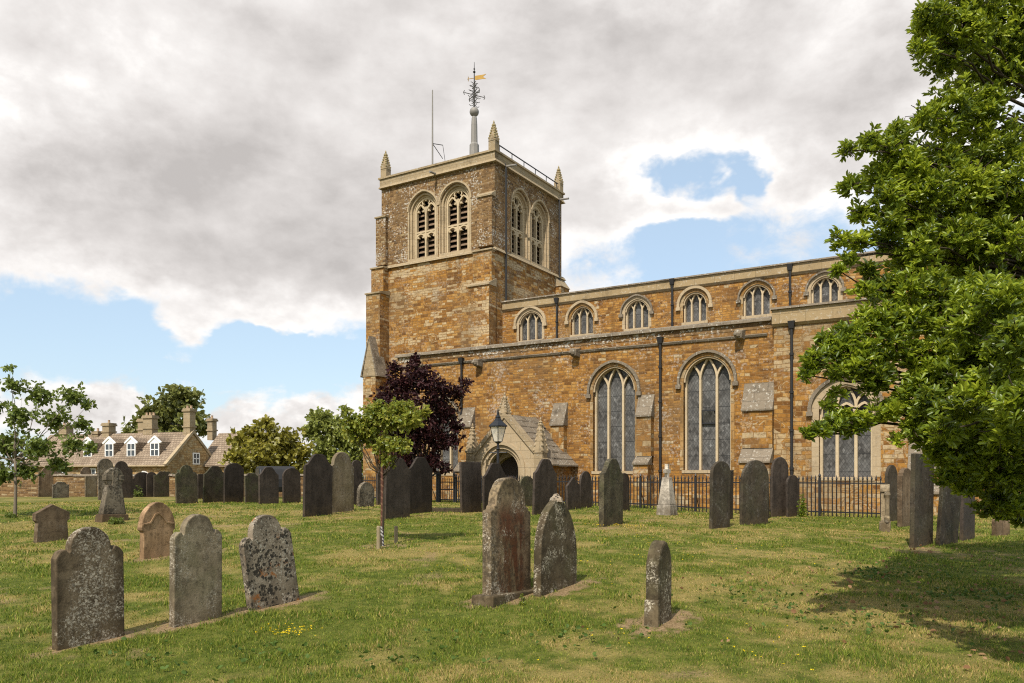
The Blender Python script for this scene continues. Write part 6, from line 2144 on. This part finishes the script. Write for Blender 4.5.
# the large evergreen on the right
EB = [(962, 22, 48, 8.6), (925, 25, 17, 8.4), (922, 48, 13, 8.3), (1000, 60, 52, 9.2), (945, 60, 22, 8.6), (952, 112, 34, 8.6), (925, 118, 20, 8.4), (898, 135, 20, 8.3), (868, 142, 16, 8.1), (848, 150, 10, 8.0), (985, 150, 44, 9.0), (935, 165, 34, 8.7), (880, 175, 22, 8.3), (852, 185, 14, 8.1),
      (905, 200, 28, 8.5), (862, 212, 14, 8.2), (940, 215, 34, 8.8), (985, 215, 40, 9.2), (842, 240, 12, 8.0), (850, 258, 10, 8.0), (838, 270, 9, 8.0), (885, 240, 18, 8.3), (910, 262, 26, 8.4), (955, 265, 34, 8.8), (1000, 270, 40, 9.2), (885, 285, 20, 8.2), (1010, 15, 45, 9.0),
      (880, 315, 24, 8.0), (852, 335, 20, 7.9), (826, 352, 15, 7.8), (812, 368, 9, 7.7), (850, 365, 22, 7.8), (890, 345, 28, 7.9), (930, 320, 30, 8.2), (975, 325, 36, 8.5), (925, 360, 30, 7.9), (965, 375, 34, 8.0), (1005, 350, 36, 8.4), (1005, 400, 34, 8.0), (875, 380, 18, 7.8),
      (836, 392, 8, 7.8), (842, 418, 14, 7.8), (820, 428, 12, 7.7), (806, 434, 7, 7.7), (862, 422, 16, 7.8), (885, 410, 18, 7.8), (915, 405, 22, 7.8), (912, 428, 14, 7.8), (945, 420, 26, 7.9), (940, 450, 20, 7.9), (975, 440, 28, 8.0), (1010, 450, 30, 8.2), (960, 470, 20, 8.2), (990, 485, 24, 8.4), (1015, 495, 24, 8.6), (1000, 512, 12, 8.8), (1020, 518, 12, 8.8),
      (838, 345, 20, 7.8), (815, 358, 14, 7.7), (860, 350, 22, 7.8), (835, 372, 12, 7.7), (805, 375, 8, 7.7), (828, 340, 12, 7.8), (868, 372, 20, 7.8), (835, 424, 14, 7.7), (850, 430, 10, 7.8), (812, 433, 9, 7.7), (828, 405, 9, 7.8), (895, 440, 9, 7.8), (925, 440, 14, 7.9),
      (955, 455, 22, 7.8), (985, 465, 26, 7.8), (1010, 475, 26, 7.8), (965, 485, 16, 8.0), (1000, 500, 18, 8.0), (1018, 505, 16, 7.9), (945, 478, 12, 7.9), (985, 508, 12, 8.2), (1010, 425, 30, 7.8), (960, 400, 30, 7.8), (920, 385, 24, 7.8), (1000, 375, 30, 7.9), (1015, 300, 34, 8.4), (870, 270, 14, 8.1), (915, 225, 22, 8.4), (860, 240, 14, 8.1), (890, 150, 16, 8.2),
      (985, 105, 26, 8.8), (910, 165, 22, 8.2), (890, 195, 18, 8.1), (930, 190, 26, 8.2), (970, 185, 30, 8.4), (1010, 190, 34, 8.6), (890, 220, 18, 8.1), (920, 245, 24, 8.1), (960, 235, 28, 8.3), (1000, 240, 32, 8.4), (905, 290, 24, 8.0), (940, 290, 28, 8.1), (980, 295, 30, 8.2), (865, 290, 14, 8.0), (870, 320, 16, 7.9), (905, 320, 22, 7.9), (945, 345, 26, 7.9), (985, 350, 28, 7.8), (1015, 340, 28, 7.9), (935, 15, 22, 8.3), (940, 400, 22, 7.7), (980, 420, 26, 7.7), (960, 435, 22, 7.7), (940, 372, 22, 7.7), (1000, 445, 26, 7.6),
      (990, 385, 30, 6.3), (1018, 340, 34, 6.1), (1005, 430, 26, 6.4), (965, 405, 24, 6.8), (945, 430, 18, 7.1), (1020, 400, 32, 6.0), (930, 400, 20, 7.2), (1000, 300, 30, 6.6), (965, 330, 26, 6.9),
      # unseen beyond the right edge; near clumps added to shade the lawn
      (1060, 40, 60, 9.2), (1070, 130, 60, 9.4), (1060, 220, 55, 9.2), (1060, 310, 50, 8.8), (1065, 400, 50, 8.6), (1070, 470, 45, 8.8), (1150, 90, 70, 9.6), (1150, 220, 80, 9.6), (1160, 340, 80, 9.2), (1160, 440, 70, 9.0), (1080, -60, 80, 9.4), (980, -50, 50, 8.9), (1180, -60, 90, 9.6),
      (1080, 385, 34, 5.6), (1085, 330, 40, 5.3), (1120, 400, 44, 5.5), (1110, 260, 44, 5.4), (1150, 330, 50, 5.2), (1090, 440, 30, 5.9),
      (1075, 360, 55, 7.0), (1160, 330, 60, 6.8), (1100, 270, 50, 7.2), (1240, 300, 80, 7.2), (1250, 150, 90, 8.5), (1040, 420, 30, 7.2), (1010, 330, 24, 7.4), (970, 300, 22, 7.5), (1120, 430, 60, 7.4)]
et = at(1090, 475, 9.6); et.z = float(G(et.x, et.y))
ever = empty('evergreen_tree', et)
eb = [(x - et.x, y - et.y, z - et.z, r) for (x, y, z, r) in pblobs(EB)]
mb = MB()
trunk_pts = [Vector((0, 0, -.2)), Vector((0, 0, 0)), Vector((-.06, .03, 1.2)), Vector((.04, 0, 2.6)), Vector((-.05, .05, 4.2)), Vector((0, 0, 6.4))]
mb.tube(trunk_pts, [0.36, 0.30, 0.24, 0.21, 0.16, 0.07], 12)
hubs = [Vector((0, 0, 2.0)), Vector((.04, 0, 2.7)), Vector((0, 0, 3.6)), Vector((-.05, .05, 4.4)), Vector((0, 0, 5.4))]
for (x, y, z, r) in eb:
    c = Vector((x, y, z))
    hub = min(hubs, key=lambda h_: abs(h_.z - (z - 0.12 * math.hypot(x, y) - 0.1)))
    L = (c - hub).length
    limb(mb, hub, c, 0.010 + 0.006 * L, 0.006, 0.04, 8, 0.022)
    for _ in range(7):
        d = Vector((random.gauss(0, 1), random.gauss(0, 1), random.gauss(0.1, .8))).normalized()
        limb(mb, c, c + d * r * 0.95, 0.007, 0.003, 0.0, 3, 0.05)
mb.build('trunk', M['bark'], ever, smooth=True)
vis = [b for b in eb]
tips, axes = blob_tips(vis, 125, 0.45, 1.4, 0.85)
b, a, s = rosettes(tips, axes, 9, 0.080, 0.62)
leaf_obj('crown', b, a, s, 0.36, M['leaf_ever'], ever, 0.35)
tag(ever, 'big glossy evergreen tree filling the right edge of the view', 'tree')

# ------------------------------------------------------------------ ground, grass, flowers, litter
build_ground()
build_grass()


def specks(name, spots, n_each, size, cols, label, cat, zoff=0.03, flatness=0.5):
    P = []
    for (px, py, rx, ry, n) in spots:
        c = ground_px(px, py)
        q = rng.normal(size=(n, 2)) * np.array([rx, ry])
        P.append(np.stack([c.x + q[:, 0], c.y + q[:, 1]], 1))
    P = np.concatenate(P)
    z = G(P[:, 0], P[:, 1]) + zoff * rng.uniform(0.5, 1.3, len(P))
    base = np.concatenate([P, z[:, None]], 1)
    base = np.repeat(base, n_each, 0)
    ax = rng.normal(size=base.shape); ax[:, 2] = np.abs(ax[:, 2]) * flatness
    o = leaf_obj(name, base, unit(ax), size * rng.uniform(0.6, 1.3, len(base)), 0.8, foliage(name + '_mat', cols, 0.2, 0.2, 0.6), None)
    tag(o, label, cat, kind='stuff')


specks('yellow_flowers', [(290, 635, .16, .14, 60), (205, 500, 1.0, .6, 40), (420, 530, 1.5, 1.0, 20), (615, 527, .5, .25, 60), (640, 545, .8, .8, 45), (545, 560, 1.0, 1.0, 30), (705, 555, 1.2, 1.2, 25), (100, 505, 1.2, .5, 60), (770, 660, .2, .2, 15), (470, 570, .5, .5, 18), (870, 517, .6, .2, 40), (660, 640, 1.0, .4, 14), (745, 518, 1.5, .4, 30)],
       3, 0.016, [(0.60, 0.42, 0.01), (0.75, 0.58, 0.02)], 'small yellow wildflowers dotted in the lawn', 'wildflowers', 0.05)
specks('fallen_leaves', [(930, 600, 1.2, 1.2, 130), (870, 590, 0.8, 0.9, 60), (985, 640, .6, .6, 40), (1000, 570, 1.0, 1.0, 80), (925, 552, .4, .3, 40), (700, 640, 1.5, .8, 14)],
       1, 0.055, [(0.12, 0.05, 0.02), (0.24, 0.13, 0.06), (0.33, 0.22, 0.12)], 'dry brown leaves scattered under the evergreen', 'fallen leaves', 0.03, 0.3)
specks('clover_patch', [(880, 575, .5, .3, 120), (850, 620, .6, .4, 80), (760, 600, .7, .5, 60), (985, 600, .6, .4, 120), (60, 515, .6, .3, 60), (380, 660, .5, .3, 40), (560, 640, .6, .3, 40), (210, 660, .6, .3, 40)],
       2, 0.045, [(0.045, 0.085, 0.012), (0.09, 0.14, 0.025)], 'broad-leaved clover and weeds in the lawn', 'lawn weeds', 0.035, 0.7)
